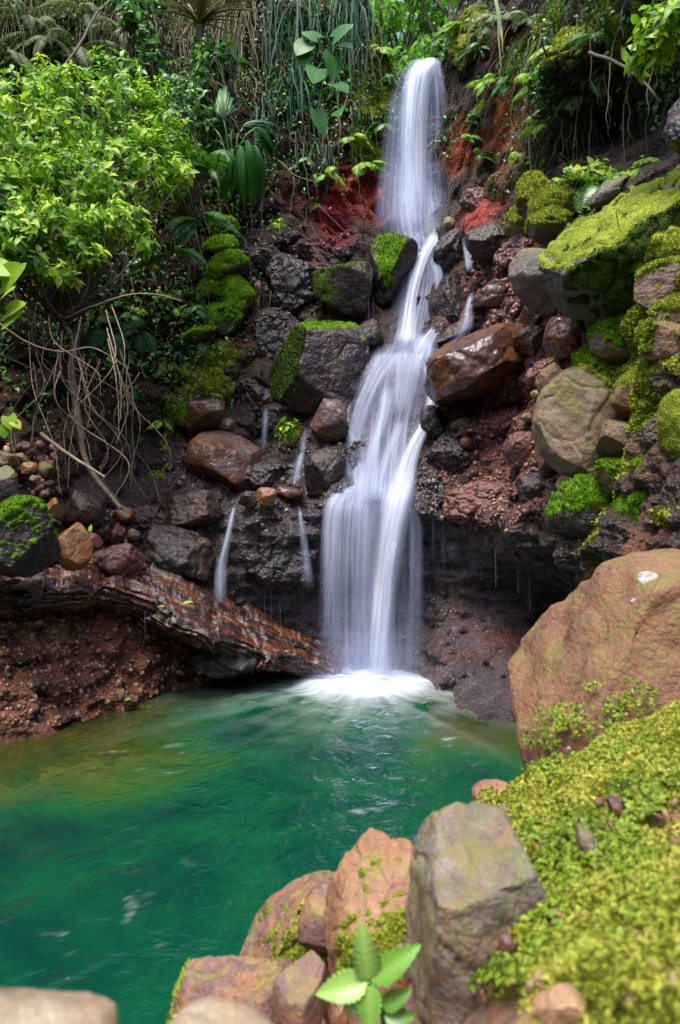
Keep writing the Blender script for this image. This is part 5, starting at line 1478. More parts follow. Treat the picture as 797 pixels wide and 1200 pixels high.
def ribbons(mb, base, outd, L, w, rg, drop=0.9, wav=.05, n=9):
    """N long straps that leave the wall, bend and hang."""
    N = len(base)
    t = np.linspace(0, 1, n)
    L = L[:, None]
    reach = 0.22 * (1 - np.exp(-t * 5))[None] * rg.uniform(.5, 1.4, (N, 1))
    fall = -t[None] ** 1.15 * L + 0.10 * L * np.sin(t * math.pi)[None] * .4
    P = base[:, None] + outd[:, None] * (reach * L ** .5)[:, :, None]
    P[:, :, 2] += fall
    P += (wav * rg.normal(size=(N, 1, 3)) * t[None, :, None] ** 1.2 * 2) + .3 * wav * rg.normal(size=(N, n, 3)) * t[None, :, None]
    a = rg.uniform(0, math.pi, N)
    s = np.stack([np.cos(a), np.sin(a) * .5, 0 * a], 1)
    ww = (w * rg.uniform(.6, 1.3, N))[:, None, None] * (np.clip(np.minimum(t * 6 + .4, (1 - t) * 3.5), .05, 1))[None, :, None]
    V = np.stack([P - s[:, None] * ww, P + s[:, None] * ww], 2).reshape(-1, 3)
    b = np.array([[2 * i, 2 * i + 1, 2 * i + 3, 2 * i + 2] for i in range(n - 1)])
    Fc = (b[None] + (np.arange(N) * n * 2)[:, None, None]).reshape(-1, 4)
    mb.add(V, Fc, np.repeat(np.clip(rg.normal(.5, .2, N), 0, 1), n * 2))


def straps(label, px, py, wpx, hpx, n, L, w, mat, seed, name='strap_leaf_plant', cat='hanging plant', group=None, d=None):
    rg = np.random.default_rng(seed)
    o_ = on(px, py, .05) if d is None else at(px, py, d)
    base = []
    for _ in range(n):
        qx, qy = px + rg.uniform(-wpx, wpx), py + rg.uniform(-hpx, hpx)
        base.append(on(qx, qy, 0.02) if d is None else at(qx, qy, d + rg.uniform(-.1, .1)))
    mb = MB()
    ribbons(mb, np.array(base), norm(np.array([0, -1.0, .2]) + .5 * rg.normal(size=(n, 3))), L * rg.uniform(.5, 1.15, n), w, rg)
    return tag(mb.build(name, mat, None, o_), label, cat, group)


def big_leaf(mb, base, tip_d, nr, L, wid, seed, lobes=None, droop=.5, heart=False, var=.5, pleat=0.0, pts_along=16, across=13):
    """One large blade as a grid: heart shaped, or a pleated fan."""
    d = norm(np.array(tip_d, float)); s = norm(np.cross(d, np.array(nr, float))); n = np.cross(s, d)
    u = np.linspace(0, 1, pts_along)[:, None]
    v = np.linspace(-1, 1, across)[None]
    if heart:
        w_ = wid * np.clip(np.sin(np.clip(u * .92 + .08, 0, 1) ** .62 * math.pi), 0, 1) ** .75
        back = -0.22 * L * np.abs(v) ** 1.5 * np.clip(1 - u * 2.2, 0, 1)
        x = v * w_
        y = u * L + back
    else:
        spread = lobes or R(50)
        rad_ = L * u
        x = rad_ * np.sin(v * spread) * wid
        y = rad_ * np.cos(v * spread) * (1 - .15 * np.abs(v) * u)
        tip = 1 + .10 * np.cos(v * math.pi * 5) * u ** 4
        x, y = x * tip, y * tip
    zz = -droop * L * (u ** 2) * .6 + 0.12 * wid * np.abs(v) * (1 if heart else 0) * .5
    zz = zz + pleat * np.cos(v * math.pi * across / 2.0) * u
    P = base + x[..., None] * s + y[..., None] * d + zz[..., None] * n
    P = P + np.array([0, 0, -1.0]) * (droop * .35 * L * (u ** 2 * (np.abs(v) ** 1.5)))[..., None]
    idx = np.arange(pts_along * across).reshape(pts_along, across)
    Fc = np.stack([idx[:-1, :-1], idx[:-1, 1:], idx[1:, 1:], idx[1:, :-1]], 2).reshape(-1, 4)
    mb.add(P.reshape(-1, 3), Fc, var + 0.1 * np.cos(v * math.pi * across / 2.0 + u * 0).ravel())


# ---- undergrowth: the green mass on the wall that nobody could count
wgt = VEG * (CN[:, 1] * 0 + 1)
rg = np.random.default_rng(900)
ii = rg.choice(len(CV), 26000, p=np.clip(wgt, 0, 1) ** 1.3 / (np.clip(wgt, 0, 1) ** 1.3).sum())
pos = CV[ii] + CN[ii] * rg.uniform(0.0, .14, len(ii))[:, None]
cl = np.clip(.5 + 1.1 * fbm(pos * 1.6, 3, 903), 0, 1)
big_ = 0.035 + 0.05 * np.clip(fbm(pos * .9 + 7, 2, 905) + .4, 0, 1)
mb = MB()
dv_ = norm(CN[ii] * .8 + rg.normal(size=(len(ii), 3)) * .7 + np.array([0, 0, -.25]))
leaves(mb, pos, dv_, norm(CN[ii] + np.array([0, -.2, .9]) + .4 * rg.normal(size=(len(ii), 3))), big_ * rg.uniform(.5, 1.4, len(ii)), .24, np.clip(cl * .6 + rg.normal(.15, .15, len(ii)), 0, 1), .6)
tag(mb.build('undergrowth', LEAF_MID), 'dense leafy undergrowth clothing the upper cliff', None, None, 'stuff')
# trailing roots and dead stems over the dark left wall and the upper left
jj = rg.choice(len(CV), 1500, p=np.clip(wgt, 0, 1) / np.clip(wgt, 0, 1).sum())
mb = MB()
ribbons(mb, CV[jj] + CN[jj] * .03, CN[jj], rg.uniform(.2, .9, len(jj)), .004, rg)
tag(mb.build('dead_grass', LEAF_DRY), 'dry trailing stems and dead grass hanging through the undergrowth', None, None, 'stuff')

# ---- the bright shrubs on the left
shrub('big bright lime-green leafy shrub bulging from the left wall', [(110, 130, 6.2, 88, 46, .5), (40, 165, 5.7, 76, 56, .5), (150, 200, 6.0, 72, 46, .5), (70, 215, 5.5, 75, 42, .45), (195, 160, 6.1, 34, 26, .25), (205, 205, 5.9, 24, 18, .2), (60, 95, 6.2, 40, 22, .25), (135, 80, 6.4, 34, 18, .2), (180, 112, 6.3, 30, 20, .2), (10, 110, 6.0, 30, 26, .25), (-50, 170, 5.6, 50, 60, .4)], (90, 330, 6.2), .082, .21, LEAF_LIME, 911, 1100, 7)
shrub('lower lime-green shrub with drooping pointed leaves under the big one', [(60, 265, 5.2, 56, 30, .35), (140, 262, 5.4, 34, 22, .25), (20, 285, 5.0, 40, 34, .3), (100, 298, 5.2, 24, 16, .15), (165, 285, 5.4, 16, 14, .12), (70, 320, 5.1, 26, 14, .15)], (70, 370, 5.4), .078, .23, LEAF_LIME, 912, 430, 7)
shrub('darker small-leaved bush behind the top right of the big lime shrub', [(215, 150, 6.9, 42, 60, .35), (180, 95, 7.2, 40, 30, .3)], (215, 250, 7.1), .085, .25, LEAF_MID, 913, 220, 6, name='bush', cat='bush')
shrub('thin climbing bush with light leaves at the top centre left', [(175, 35, 7.4, 30, 36, .3), (160, 20, 7.3, 22, 20, .2)], (170, 110, 7.6), .11, .26, LEAF_MID, 914, 60, 6, name='bush', cat='bush')
shrub('small bright bush at the left frame edge above the taro leaves', [(10, 230, 5.2, 26, 40, .25)], (5, 330, 5.3), .09, .22, LEAF_LIME, 915, 110, 7, name='bush', cat='bush')
shrub('small leafy sapling rising out of the fan-leaved plant', [(255, 75, 7.4, 28, 26, .2), (245, 100, 7.4, 22, 18, .2)], (262, 150, 7.5), .12, .27, LEAF_MID, 916, 40, 6, name='sapling', cat='sapling')

# ---- fan-leaved plant
def fan_plant(label, px, py, d, specs, seed, mat=LEAF_HEART, name='fan_leaf_plant'):
    rg = np.random.default_rng(seed)
    o_ = at(px, py, d)
    root = tag(empty(name, o_), label, 'fan-leaved plant')
    for (bx, by, tx, ty, L, sp, dr, dz) in specs:
        b = at(bx, by, d + dz - .12)
        mb = MB()
        ax_ = np.array([(tx - bx), 0, -(ty - by)], float)
        ax_ = norm(ax_ / np.linalg.norm(ax_) + np.array([0, -.3, 0]))
        n0 = norm(np.array([rg.normal(0, .2), -1, .45]))
        sd_ = norm(np.cross(ax_, n0)); n0 = np.cross(sd_, ax_)
        nl_ = 9
        an = np.linspace(-R(sp), R(sp), nl_) + rg.normal(0, .03, nl_)
        dl = np.cos(an)[:, None] * ax_ + np.sin(an)[:, None] * sd_
        leaves(mb, np.repeat(b[None], nl_, 0) + n0 * 0.01 * (np.arange(nl_) % 2)[:, None], dl, np.repeat(n0[None], nl_, 0) + .15 * sd_ * np.sin(an)[:, None], L * (1.05 - .25 * np.abs(an / R(sp))) * rg.uniform(.92, 1.05, nl_), .06, np.clip(rg.normal(.5, .2, nl_), 0, 1), dr + .35 + .5 * np.abs(an / R(sp)) + rg.uniform(0, .3, nl_), FANP, .35)
        lf = mb.build('leaf', mat, root, o_)
        pb = MB()
        tube(pb, spline([o_ + rg.normal(0, .03, 3), (o_ + b) / 2 + np.array([0, -.06, .08]), b], 10), .011, 5)
        pb.build('petiole', LEAF_MID, lf)
        lf.children[0].data.transform(Matrix.Translation(Vector(-o_)))
    return root


fan_plant('large dark plant with pleated fan leaves in the middle of the left wall', 272, 205, 6.9, [
    (262, 140, 262, 95, .44, 38, .25, 0), (272, 150, 236, 120, .40, 30, .5, .1), (285, 150, 320, 125, .40, 30, .5, .1), (290, 165, 300, 215, .50, 22, .25, -.1),
    (272, 175, 262, 225, .48, 24, .2, -.1), (300, 150, 330, 165, .38, 26, .8, .05), (282, 172, 284, 228, .50, 20, .2, -.2), (255, 165, 225, 190, .38, 26, .6, .1), (300, 172, 312, 222, .46, 20, .3, -.05), (250, 150, 210, 132, .36, 24, .5, .1)], 921)
fern('long feathery fern left of the fan-leaved plant', 250, 205, 6.7, 8, .8, LEAF_MID, 922, 1.8, (-75, 15), .5, .35, 28, .20, .10)
fern('hanging fern under the fan-leaved plant', 232, 262, 6.7, 6, .7, LEAF_MID, 923, 1.8, (-50, 50), .4, .0, 26, .19, .10)
fern('small dark fern left of the mossy hanging rock', 205, 300, 6.6, 6, .55, LEAF_MID, 924, 1.6, (-80, 60), .5, .2, 22, .2, .11)
fern('dark fern low in the shade of the left wall', 125, 395, 5.9, 6, .5, LEAF_DARK, 925, 2.6, (-60, 60), .6, .3, 22, .22, .11)
fern('second dark fern low in the shade right of the first', 165, 390, 6.3, 6, .5, LEAF_DARK, 926, 2.6, (-60, 60), .6, .3, 22, .22, .11)

# ---- heart-leaved plant
def heart_plant(label, px, py, d, specs, mat, seed, name='heart_leaf_plant', cat='heart-leaved plant'):
    rg = np.random.default_rng(seed)
    o_ = at(px, py, d)
    root = tag(empty(name, o_), label, cat)
    for (bx, by, tx, ty, L, wd) in specs:
        b = at(bx, by, d - .25)
        ax_ = np.array([(tx - bx), 0, -(ty - by)], float)
        ax_ /= np.linalg.norm(ax_)
        ax_ = ax_ + rg.normal(0, .3, 3)
        mb = MB()
        big_leaf(mb, b, ax_ + np.array([0, -.45, 0]), np.array([rg.normal(0, .6), -1, rg.uniform(.2, 1.0)]), L * .82, wd * .82, 1, None, .3, True, float(rg.uniform(.4, .8)))
        lf = mb.build('leaf', mat, root, o_)
        pb = MB()
        tube(pb, spline([o_ - o_, (b - o_) / 2 + np.array([0, -.05, .05]), b - o_], 10), .008, 5)
        pb.build('petiole', LEAF_MID, lf)
    return root


heart_plant('climber with large heart-shaped leaves among the hanging straps', 385, 85, 7.9, [(360, 50, 345, 66, .26, .15), (372, 45, 362, 40, .24, .13), (392, 44, 410, 34, .30, .16), (398, 52, 420, 60, .22, .13), (372, 80, 362, 110, .34, .16), (390, 66, 396, 100, .34, .15), (395, 98, 412, 118, .24, .13), (372, 130, 373, 162, .36, .12), (397, 128, 398, 152, .30, .12), (355, 62, 350, 78, .2, .12)], LEAF_HEART, 931)
heart_plant('broad taro leaves at the left frame edge below the shrubs', 10, 385, 4.9, [(2, 330, 40, 318, .30, .12), (0, 352, 34, 344, .24, .10), (8, 365, 40, 352, .22, .09), (5, 378, 30, 374, .2, .08), (-15, 310, 10, 300, .26, .12)], LEAF_LIME, 932, 'taro_plant', 'taro')
heart_plant('single small bright leafy plant on the rubble at the left edge', 8, 515, 5.0, [(10, 488, 14, 504, .11, .065), (4, 500, 3, 512, .09, .055), (16, 494, 24, 504, .08, .05)], LEAF_LIME, 933, 'seedling', 'seedling')

# ---- straps and hanging grass
for k, (px, py, wx, hy, n, L, lab) in enumerate([
    (345, -5, 26, 14, 46, 1.5, 'curtain of blue-green strap leaves hanging from the top edge left of the heart-leaved climber'),
    (340, 85, 18, 30, 34, 1.2, 'blue-green strap leaves hanging left of the heart-leaved climber, halfway down'),
    (408, 0, 18, 10, 40, 1.3, 'thick bunch of strap leaves at the top just left of the sky gap'),
    (370, 175, 20, 12, 22, .7, 'short strap leaves hanging above the crimson rock'),
    (310, 110, 14, 40, 20, 1.0, 'narrow strap leaves hanging beside the fan-leaved plant')]):
    straps(lab, px, py, wx, hy, int(n * 1.8), L, .009, LEAF_BLUE, 940 + k)
straps('pale dry tuft hanging left of the top of the fall', 428, 55, 5, 5, 22, .55, .008, LEAF_DRY, 950, 'dry_tuft', 'dry tuft')
straps('pale dry tuft hanging left of the upper fall halfway down', 420, 120, 10, 6, 22, .45, .007, LEAF_DRY, 951, 'dry_tuft', 'dry tuft')
for k, (px, py, lab) in enumerate([(25, 20, 'grey-green hanging fern in the top left corner'), (60, 45, 'pale hanging fern right of the corner one at the top left'), (105, 20, 'long pale hanging fern at the top between bare stems'), (8, 65, 'pale hanging fern at the left edge above the lime shrub'), (140, 50, 'grey hanging fern above the big lime shrub'), (90, 62, 'small grey-green hanging fern right above the lime shrub')]):
    fern(lab, px, py, hit(px, py) - .1, 8, 1.0, LEAF_GREY, 960 + k, 1.9, (-85, 85), .45, .15, 30, .13, .075, 'hanging_fern')
for k, (px, py, wx, lab) in enumerate([(60, 5, 60, 'curtain of dry grass hanging at the top left'), (150, 20, 30, 'grey dry grass hanging above the lime shrub'), (205, 30, 26, 'dark dry grass hanging left of the spiky tree'), (280, 20, 30, 'wispy dry grass hanging right of the spiky tree')]):
    straps(lab, px, py, wx, 22, 150, .9, .004, LEAF_DRY, 970 + k, 'hanging_grass', 'hanging grass')

# ---- spiky tufted tree at the top
rg = np.random.default_rng(980)
o_ = at(238, 125, 7.7)
t_ = tag(empty('tufted_tree', o_), 'slim vine-clad tree with a tuft of radiating spiky leaves at the top', 'tree')
mb = MB(); tube(mb, spline([at(238, 150, 7.75), at(238, 90, 7.6), at(234, 30, 7.5)], 14), np.linspace(.06, .045, 14), 8)
mb.build('trunk', BARK, t_, o_)
mb = MB(); N = 46
d_ = norm(np.stack([rg.uniform(-1.2, 1.2, N), rg.uniform(-.9, .3, N), rg.uniform(.15, 1.1, N)], 1))
leaves(mb, np.repeat(at(234, 28, 7.5)[None], N, 0), d_, np.array([0, -.3, 1.0])[None] + .2 * rg.normal(size=(N, 3)), rg.uniform(.45, .75, N), .03, rg.uniform(.2, .8, N), .5, STRAPP)
mb.build('crown', LEAF_DRY, t_, o_)
mb = MB(); N = 160
zz_ = rg.uniform(0, 1, N)
c_ = at(238, 150, 7.75)[None] * (1 - zz_[:, None]) + at(234, 40, 7.5)[None] * zz_[:, None]
rd = norm(rg.normal(size=(N, 3)) + np.array([0, -.8, 0])); leaves(mb, c_ + rd * .06, rd + np.array([0, 0, -.4]), np.array([0, -1.0, .3]) + 0 * c_, rg.uniform(.05, .1, N), .3, rg.uniform(.3, .9, N), .4, OVAL)
mb.build('climbing_vine', LEAF_MID, t_, o_)

# ---- wall beside the fall, left: small ferns in the moss
for k, (px, py, n, L, lab) in enumerate([(430, 195, 8, .42, 'bright little fern beside the left foot of the upper fall'), (448, 150, 7, .34, 'small fern in the moss left of the upper fall'), (415, 165, 7, .36, 'small fern left of the dry tuft beside the upper fall'), (455, 95, 6, .3, 'tiny fern near the lip on the left of the fall'), (385, 205, 7, .4, 'fern hanging above the crimson rock'), (360, 190, 6, .4, 'dark fern left of the crimson rock'), (442, 60, 7, .36, 'fern under the sky gap left of the lip')]):
    fern(lab, px, py, hit(px, py) - .05, n, L, [LEAF_LIME, LEAF_MID][k % 2], 985 + k, 2.0, (-90, 90), .8, .35, 12, .3, .18)
# right wall
for k, (px, py, n, L, mt, lab) in enumerate([
    (548, 140, 6, .4, LEAF_MID, 'broad-fronded fern right of the upper fall'), (545, 165, 6, .36, LEAF_LIME, 'small fern on the orange rock right of the fall'), (560, 185, 6, .34, LEAF_MID, 'small fern low on the orange rock'), (585, 30, 8, .7, LEAF_GREY, 'arching pale fern at the top right of the lip'),
    (560, 60, 7, .5, LEAF_MID, 'fern on the mossy shoulder right of the lip'), (545, 30, 7, .5, LEAF_LIME, 'bright fern at the very top right of the sky gap'),
    (575, 100, 7, .45, LEAF_LIME, 'lime fern left of the orange streak'), (655, 60, 8, .5, LEAF_LIME, 'lime fern high on the mossy buttress'), (640, 150, 8, .45, LEAF_LIME, 'lime fern below the overhang left of the cave'), (705, 50, 8, .5, LEAF_MID, 'fern hanging over the top of the cave'), (600, 20, 8, .5, LEAF_MID, 'fern at the top edge right of the hanging strap'), (610, 185, 7, .35, LEAF_LIME, 'lime fern on the rusty streak above the moss mound'),
    (625, 105, 8, .5, LEAF_LIME, 'lime fern on the buttress above the orange streak'), (650, 130, 9, .5, LEAF_GREY, 'pale fern on the overhang left of the cave'), (675, 120, 8, .5, LEAF_GREY, 'pale hanging fern at the lip of the cave'), (700, 95, 8, .5, LEAF_GREY, 'grey fern over the cave mouth'),
    (700, 222, 7, .62, LEAF_MID, 'fern with long arching fronds in front of the cave'), (738, 205, 6, .75, LEAF_LIME, 'large fern with long fronds at the top of the mossy slab'), (675, 228, 8, .4, LEAF_MID, 'small fern beside the grey-topped mossy rock'), (645, 215, 7, .3, LEAF_LIME, 'tiny lime fern behind the grey-topped mossy rock'),
    (620, 30, 8, .6, LEAF_GREY, 'grey arching fern high on the right wall'), (600, 95, 6, .4, LEAF_MID, 'little fern left of the buttress')]):
    fern(lab, px, py, hit(px, py) - .08, n, L, mt, 1000 + k, 1.9, (-90, 90), .8, .4, 18, .22, .13)
straps('long yellowish strap hanging alone right of the lip', 580, -8, 2, 2, 3, 1.05, .022, LEAF_GREY, 1030, 'hanging_strap', 'hanging strap', d=7.4)
for k, (px, py, wx, n, L, lab) in enumerate([(670, 135, 22, 60, .5, 'fringe of pale dry grass hanging at the cave mouth'), (605, 60, 16, 60, .5, 'dry grass hanging on the orange wall'), (620, 150, 14, 60, .4, 'brown dry grass on the buttress'), (650, 40, 26, 70, .5, 'dry grass hanging high on the right wall')]):
    straps(lab, px, py, wx, 14, n, L, .006, [LEAF_DRY, LEAF_GREY][k % 2], 1040 + k, 'hanging_grass', 'hanging grass')
shrub('overhanging leafy branch in the top right corner', [(785, 30, 4.4, 34, 30, .3), (765, 55, 4.5, 26, 18, .25)], (830, 10, 4.6), .10, .24, LEAF_LIME, 1051, 70, 6, name='shrub', nstem=24)
shrub('light-leaved bush on the overhang left of the cave', [(640, 100, 6.5, 24, 20, .2), (668, 75, 6.4, 20, 16, .2)], (660, 120, 6.8), .09, .25, LEAF_MID, 1052, 50, 6, name='bush', cat='bush')
shrub('small plant with pale leaves sprouting under the slab', [(738, 285, 4.35, 14, 16, .1)], (745, 305, 4.4), .055, .26, LEAF_MID, 1053, 14, 6, name='small_plant', cat='plant', stem_r=.004)
shrub('tiny leafy plant hanging from the mossy overhang above the big tan boulder', [(716, 325, 4.45, 8, 6, .05)], (724, 315, 4.5), .05, .2, LEAF_LIME, 1054, 4, 5, name='small_plant', cat='plant', stem_r=.003)
shrub('low leafy plants in front of the cave mouth', [(690, 205, 5.9, 30, 14, .2), (668, 215, 6.0, 20, 12, .2)], (690, 230, 6.0), .08, .26, LEAF_LIME, 1055, 40, 6, name='small_plant', cat='plant', stem_r=.004)
shrub('bright tuft of leaves growing beside the short trickle', [(338, 505, 6.75, 14, 14, .08)], (338, 525, 6.9), .06, .32, LEAF_LIME, 1056, 16, 7, name='small_plant', cat='plant', stem_r=.004, prof=OVAL)
shrub('little bright plant on the purple wall above the mossy block', [(326, 263, 7.6, 10, 8, .06)], (328, 275, 7.8), .05, .3, LEAF_LIME, 1057, 10, 6, name='small_plant', cat='plant', stem_r=.004, prof=OVAL)

# ---- small single plants on the dark left wall
rg = np.random.default_rng(1100)
for k in range(26):
    px, py = rg.uniform(120, 240), rg.uniform(340, 520)
    fern('little plant in the shade of the left wall', px, py, hit(px, py) - .04, 5, rg.uniform(.16, .3), [LEAF_MID, LEAF_DARK, LEAF_LIME][k % 3], 1101 + k, 1.8, (-90, 90), .8, .3, 8, .34, .22, 'small_fern', 'little plants on the shaded left wall')

# ---- tangle of dead branches and roots at the left
def branch(label, path, r0, r1, mat, name='dead_branch', cat='branch', group=None, k=7):
    P = spline([at(*p) for p in path], 12 * len(path))
    P = P + 0.006 * np.stack([perlin(P * 9, 1200), perlin(P * 9, 1201), perlin(P * 9, 1202)], 1)
    o_ = P[-1]
    mb = MB(); tube(mb, P - o_, np.linspace(r0, r1, len(P)), k)
    return tag(link(name, mesh_np(name, np.concatenate(mb.v), np.concatenate(mb.f4), True, {'var': np.concatenate(mb.a)}), mat, None, o_), label, cat, group)


branch('thick mossy root trunk coming down from the shrub on the left', [(92, 380, 5.5), (84, 430, 5.35), (92, 490, 5.2), (103, 545, 5.1), (142, 596, 5.0)], .038, .016, BARK, 'root', 'root')
branch('pale broken branch slanting across the dark block on the left', [(48, 508, 5.05), (66, 522, 5.0), (92, 540, 4.95), (123, 559, 4.9)], .015, .009, WOOD)
branch('thin arching twig reaching right over the dark left wall', [(78, 372, 5.3), (105, 360, 5.25), (150, 346, 5.2), (185, 345, 5.2), (212, 353, 5.2)], .007, .004, WOOD, 'twig', 'twig')
branch('bent twig running from the left edge to the root trunk', [(-10, 372, 4.9), (30, 400, 4.95), (70, 412, 5.0), (110, 408, 5.05), (152, 432, 5.1)], .008, .003, WOOD, 'twig', 'twig')
branch('dark straight twig at the left frame edge', [(-8, 412, 4.8), (20, 424, 4.9), (50, 438, 5.0)], .007, .004, BARK, 'twig', 'twig')
branch('bare forked stem in the hanging ferns at the top left', [(75, 78, 7.0), (95, 50, 7.0), (112, 18, 7.0), (130, 0, 7.0)], .014, .008, WOOD)
branch('thin twig slanting right of the fan-leaved plant', [(312, 182, 7.3), (330, 190, 7.3), (345, 205, 7.3), (372, 214, 7.3)], .008, .003, WOOD, 'twig', 'twig')
branch('dark twig lying over the grey rock left of the chute', [(372, 240, 7.8), (395, 262, 7.75), (414, 282, 7.7)], .008, .003, BARK, 'twig', 'twig')
branch('curved branch arching over the cave mouth', [(690, 62, 5.6), (720, 72, 5.3), (750, 92, 5.0), (775, 120, 4.7)], .014, .008, BARK)
for k in range(30):
    x0 = rg.uniform(25, 165); y0 = rg.uniform(350, 440)
    x1 = x0 + rg.normal(10, 28); y1 = y0 + rg.uniform(90, 190)
    d0, d1 = rg.uniform(5.0, 5.6), rg.uniform(4.95, 5.3)
    branch('thin grey vine stem hanging in the tangle on the left', [(x0, y0, d0), (x0 + rg.normal(0, 14), (y0 * .65 + y1 * .35), (d0 + d1) / 2 - .1), (x1 + rg.normal(0, 14), (y0 * .3 + y1 * .7), d1), (x1, min(y1, 590), d1)], .005, .002, [WOOD, BARK][k % 2], 'vine_stem', 'vine', 'vine stems in the left tangle', 5)

# ---- leaf litter
def litter(label, px, py, d, L, mat, seed, dirv=(1, -.3, .1), nr=(0, -.4, 1)):
    mb = MB(); o_ = at(px, py, d)
    leaves(mb, np.zeros((1, 3)), np.array([dirv], float), np.array([nr], float), np.array([L]), .28, np.array([.8]), .3)
    o = link('fallen_leaf', mesh_np('fallen_leaf', mb.v[0], mb.f4[0], True, {'var': mb.a[0]}), mat, None, o_)
    tag(o, label, 'leaf')


litter('single yellow-green leaf lying on the rusty ledge', 214, 708, 5.3, .09, LEAF_LIME, 1, (1, -.2, .5))
litter('yellow leaf stuck to the rusty ledge left of the yellow-green one', 193, 711, 5.22, .06, LEAF_DRY, 2, (-1, 0, .2))
litter('small green leaf at the waterline of the gravel bank', 146, 822, 5.05, .06, LEAF_LIME, 3, (.5, -.3, .5))
litter('pale leaf tip between the orange-brown block and pebbles', 105, 624, 4.9, .06, LEAF_LIME, 4, (.2, -.2, 1), (0, -1, .2))

# ---- the seedling in front
rg = np.random.default_rng(1300)
o_ = at(455, 1195, .92)
sd = tag(empty('seedling', o_), 'bright green seedling with toothed leaves in front of the orange-tan boulder', 'seedling')
mb = MB()
tube(mb, spline([at(452, 1215, .93), at(446, 1175, .91), at(432, 1150, .90)], 10) - 0, .004, 6)
mb.build('stem', LEAF_MID, sd, o_)


def toothed(bx, by, tx, ty, L, wd, fwd, var, nrx=0.0):
    b = at(bx, by, .9)
    ax_ = np.array([(tx - bx), 0, -(ty - by)], float); ax_ /= np.linalg.norm(ax_)
    ax_ = norm(ax_ + np.array([0, fwd, 0]))
    n0 = norm(np.array([nrx, -.8, .6])); s = norm(np.cross(ax_, n0)); n_ = np.cross(s, ax_)
    na, nc = 30, 9
    u = np.linspace(0, 1, na)[:, None]; v = np.linspace(-1, 1, nc)[None]
    w_ = wd * np.sin(np.clip(u, 0, 1) ** .75 * math.pi) ** .8 * (1 - .15 * u) + .0005
    teeth = 1 + .07 * (np.abs(v) ** 6) * np.where((np.arange(na)[:, None] % 3) == 0, 1, -.6)
    x = v * w_ * teeth; y = u * L
    vein = 0.0035 * np.cos((u * 9 - np.abs(v) * 2.0) * 2 * math.pi) * np.abs(v) * np.sin(u * math.pi)
    z_ = .25 * np.abs(v) * w_ - .35 * L * u ** 2 * .6 + vein
    P = b + x[..., None] * s + y[..., None] * ax_ + z_[..., None] * n_ - o_
    idx = np.arange(na * nc).reshape(na, nc)
    Fc = np.stack([idx[:-1, :-1], idx[:-1, 1:], idx[1:, 1:], idx[1:, :-1]], 2).reshape(-1, 4)
    link('leaf', mesh_np('leaf', P.reshape(-1, 3), Fc, True, {'var': np.clip(np.full(na * nc, var) + np.broadcast_to(-.2 * np.abs(v) + .0 * u, (na, nc)).ravel(), 0, 1)}), LEAF_SEED, sd)


LEAF_SEED = leaf_mat('fresh_seedling_leaf', (0.10, 0.24, 0.03), (0.20, 0.42, 0.06), (0.36, 0.58, 0.14), 0.3, 0.35)
toothed(432, 1148, 424, 1082, .075, .019, -.15, .9)
toothed(434, 1148, 488, 1100, .080, .019, -.2, .6)
toothed(430, 1150, 374, 1156, .068, .020, -.2, .95)
toothed(432, 1150, 432, 1190, .062, .017, -.5, .7)
toothed(448, 1180, 474, 1160, .045, .013, -.2, .4)
toothed(444, 1175, 405, 1172, .045, .012, -.3, .4)
toothed(450, 1190, 480, 1188, .04, .013, -.2, .3)

# ---- trees seen through the gap over the lip
def tree(label, px, base_z, d, h_, crown_r, seed, nl=1500):
    rg = np.random.default_rng(seed)
    x0 = (px - CX) / FPX * d
    o_ = np.array([x0, d, base_z])
    root = tag(empty('tree', o_), label, 'tree')
    mb = MB()
    top = o_ + np.array([rg.normal(0, .2), rg.normal(0, .2), h_ * .62])
    tube(mb, spline([o_, (o_ + top) / 2 + rg.normal(0, .12, 3), top], 14), np.linspace(.14, .05, 14), 8)
    cents = []
    for k in range(16):
        a = rg.uniform(0, 6.28); e_ = o_ + np.array([math.cos(a) * crown_r * rg.uniform(.3, 1), math.sin(a) * crown_r * rg.uniform(.3, 1), h_ * rg.uniform(.35, 1.05)])
        st_ = o_ + (top - o_) * rg.uniform(.45, 1)
        tube(mb, spline([st_, (st_ + e_) / 2 + rg.normal(0, .15, 3), e_], 8), np.linspace(.04, .012, 8), 5)
        cents.append(e_)
    mb.build('trunk', BARK, root, o_)
    cents = np.array(cents)
    ci = rg.integers(0, len(cents), nl)
    pos = cents[ci] + rdir(rg, nl) * (rg.uniform(0, 1, nl) ** .5 * rg.uniform(.35, .6, nl))[:, None] * np.array([1, 1, .7])
    fb = MB()
    leaves(fb, pos, norm(rg.normal(size=(nl, 3)) + np.array([0, -.2, -.3])), norm(rg.normal(size=(nl, 3)) * .5 + np.array([0, -.3, 1])), rg.uniform(.10, .22, nl), .26, np.clip(np.repeat(0, nl) + rg.normal(.5, .2, nl), 0, 1), .4)
    fb.build('crown', LEAF_SUN, root, o_)


for k, (px, zb, d, h_, cr_, lab) in enumerate([(470, 7.4, 12.5, 4.2, 1.0, 'slim bright tree behind the left of the lip'), (512, 7.5, 14.0, 4.6, 1.1, 'leafy tree straight behind the lip of the fall'), (545, 7.5, 12.0, 4.4, 1.0, 'tree behind the right of the lip'), (450, 8.2, 15.0, 6.0, 1.4, 'tall tree far behind the left of the sky gap'), (530, 8.2, 17.5, 6.5, 1.6, 'tall tree far behind the right of the sky gap'), (490, 8.2, 19.0, 6.0, 1.5, 'farthest tree in the middle of the sky gap')]):
    tree(lab, px, zb, d, h_, cr_, 1400 + k)

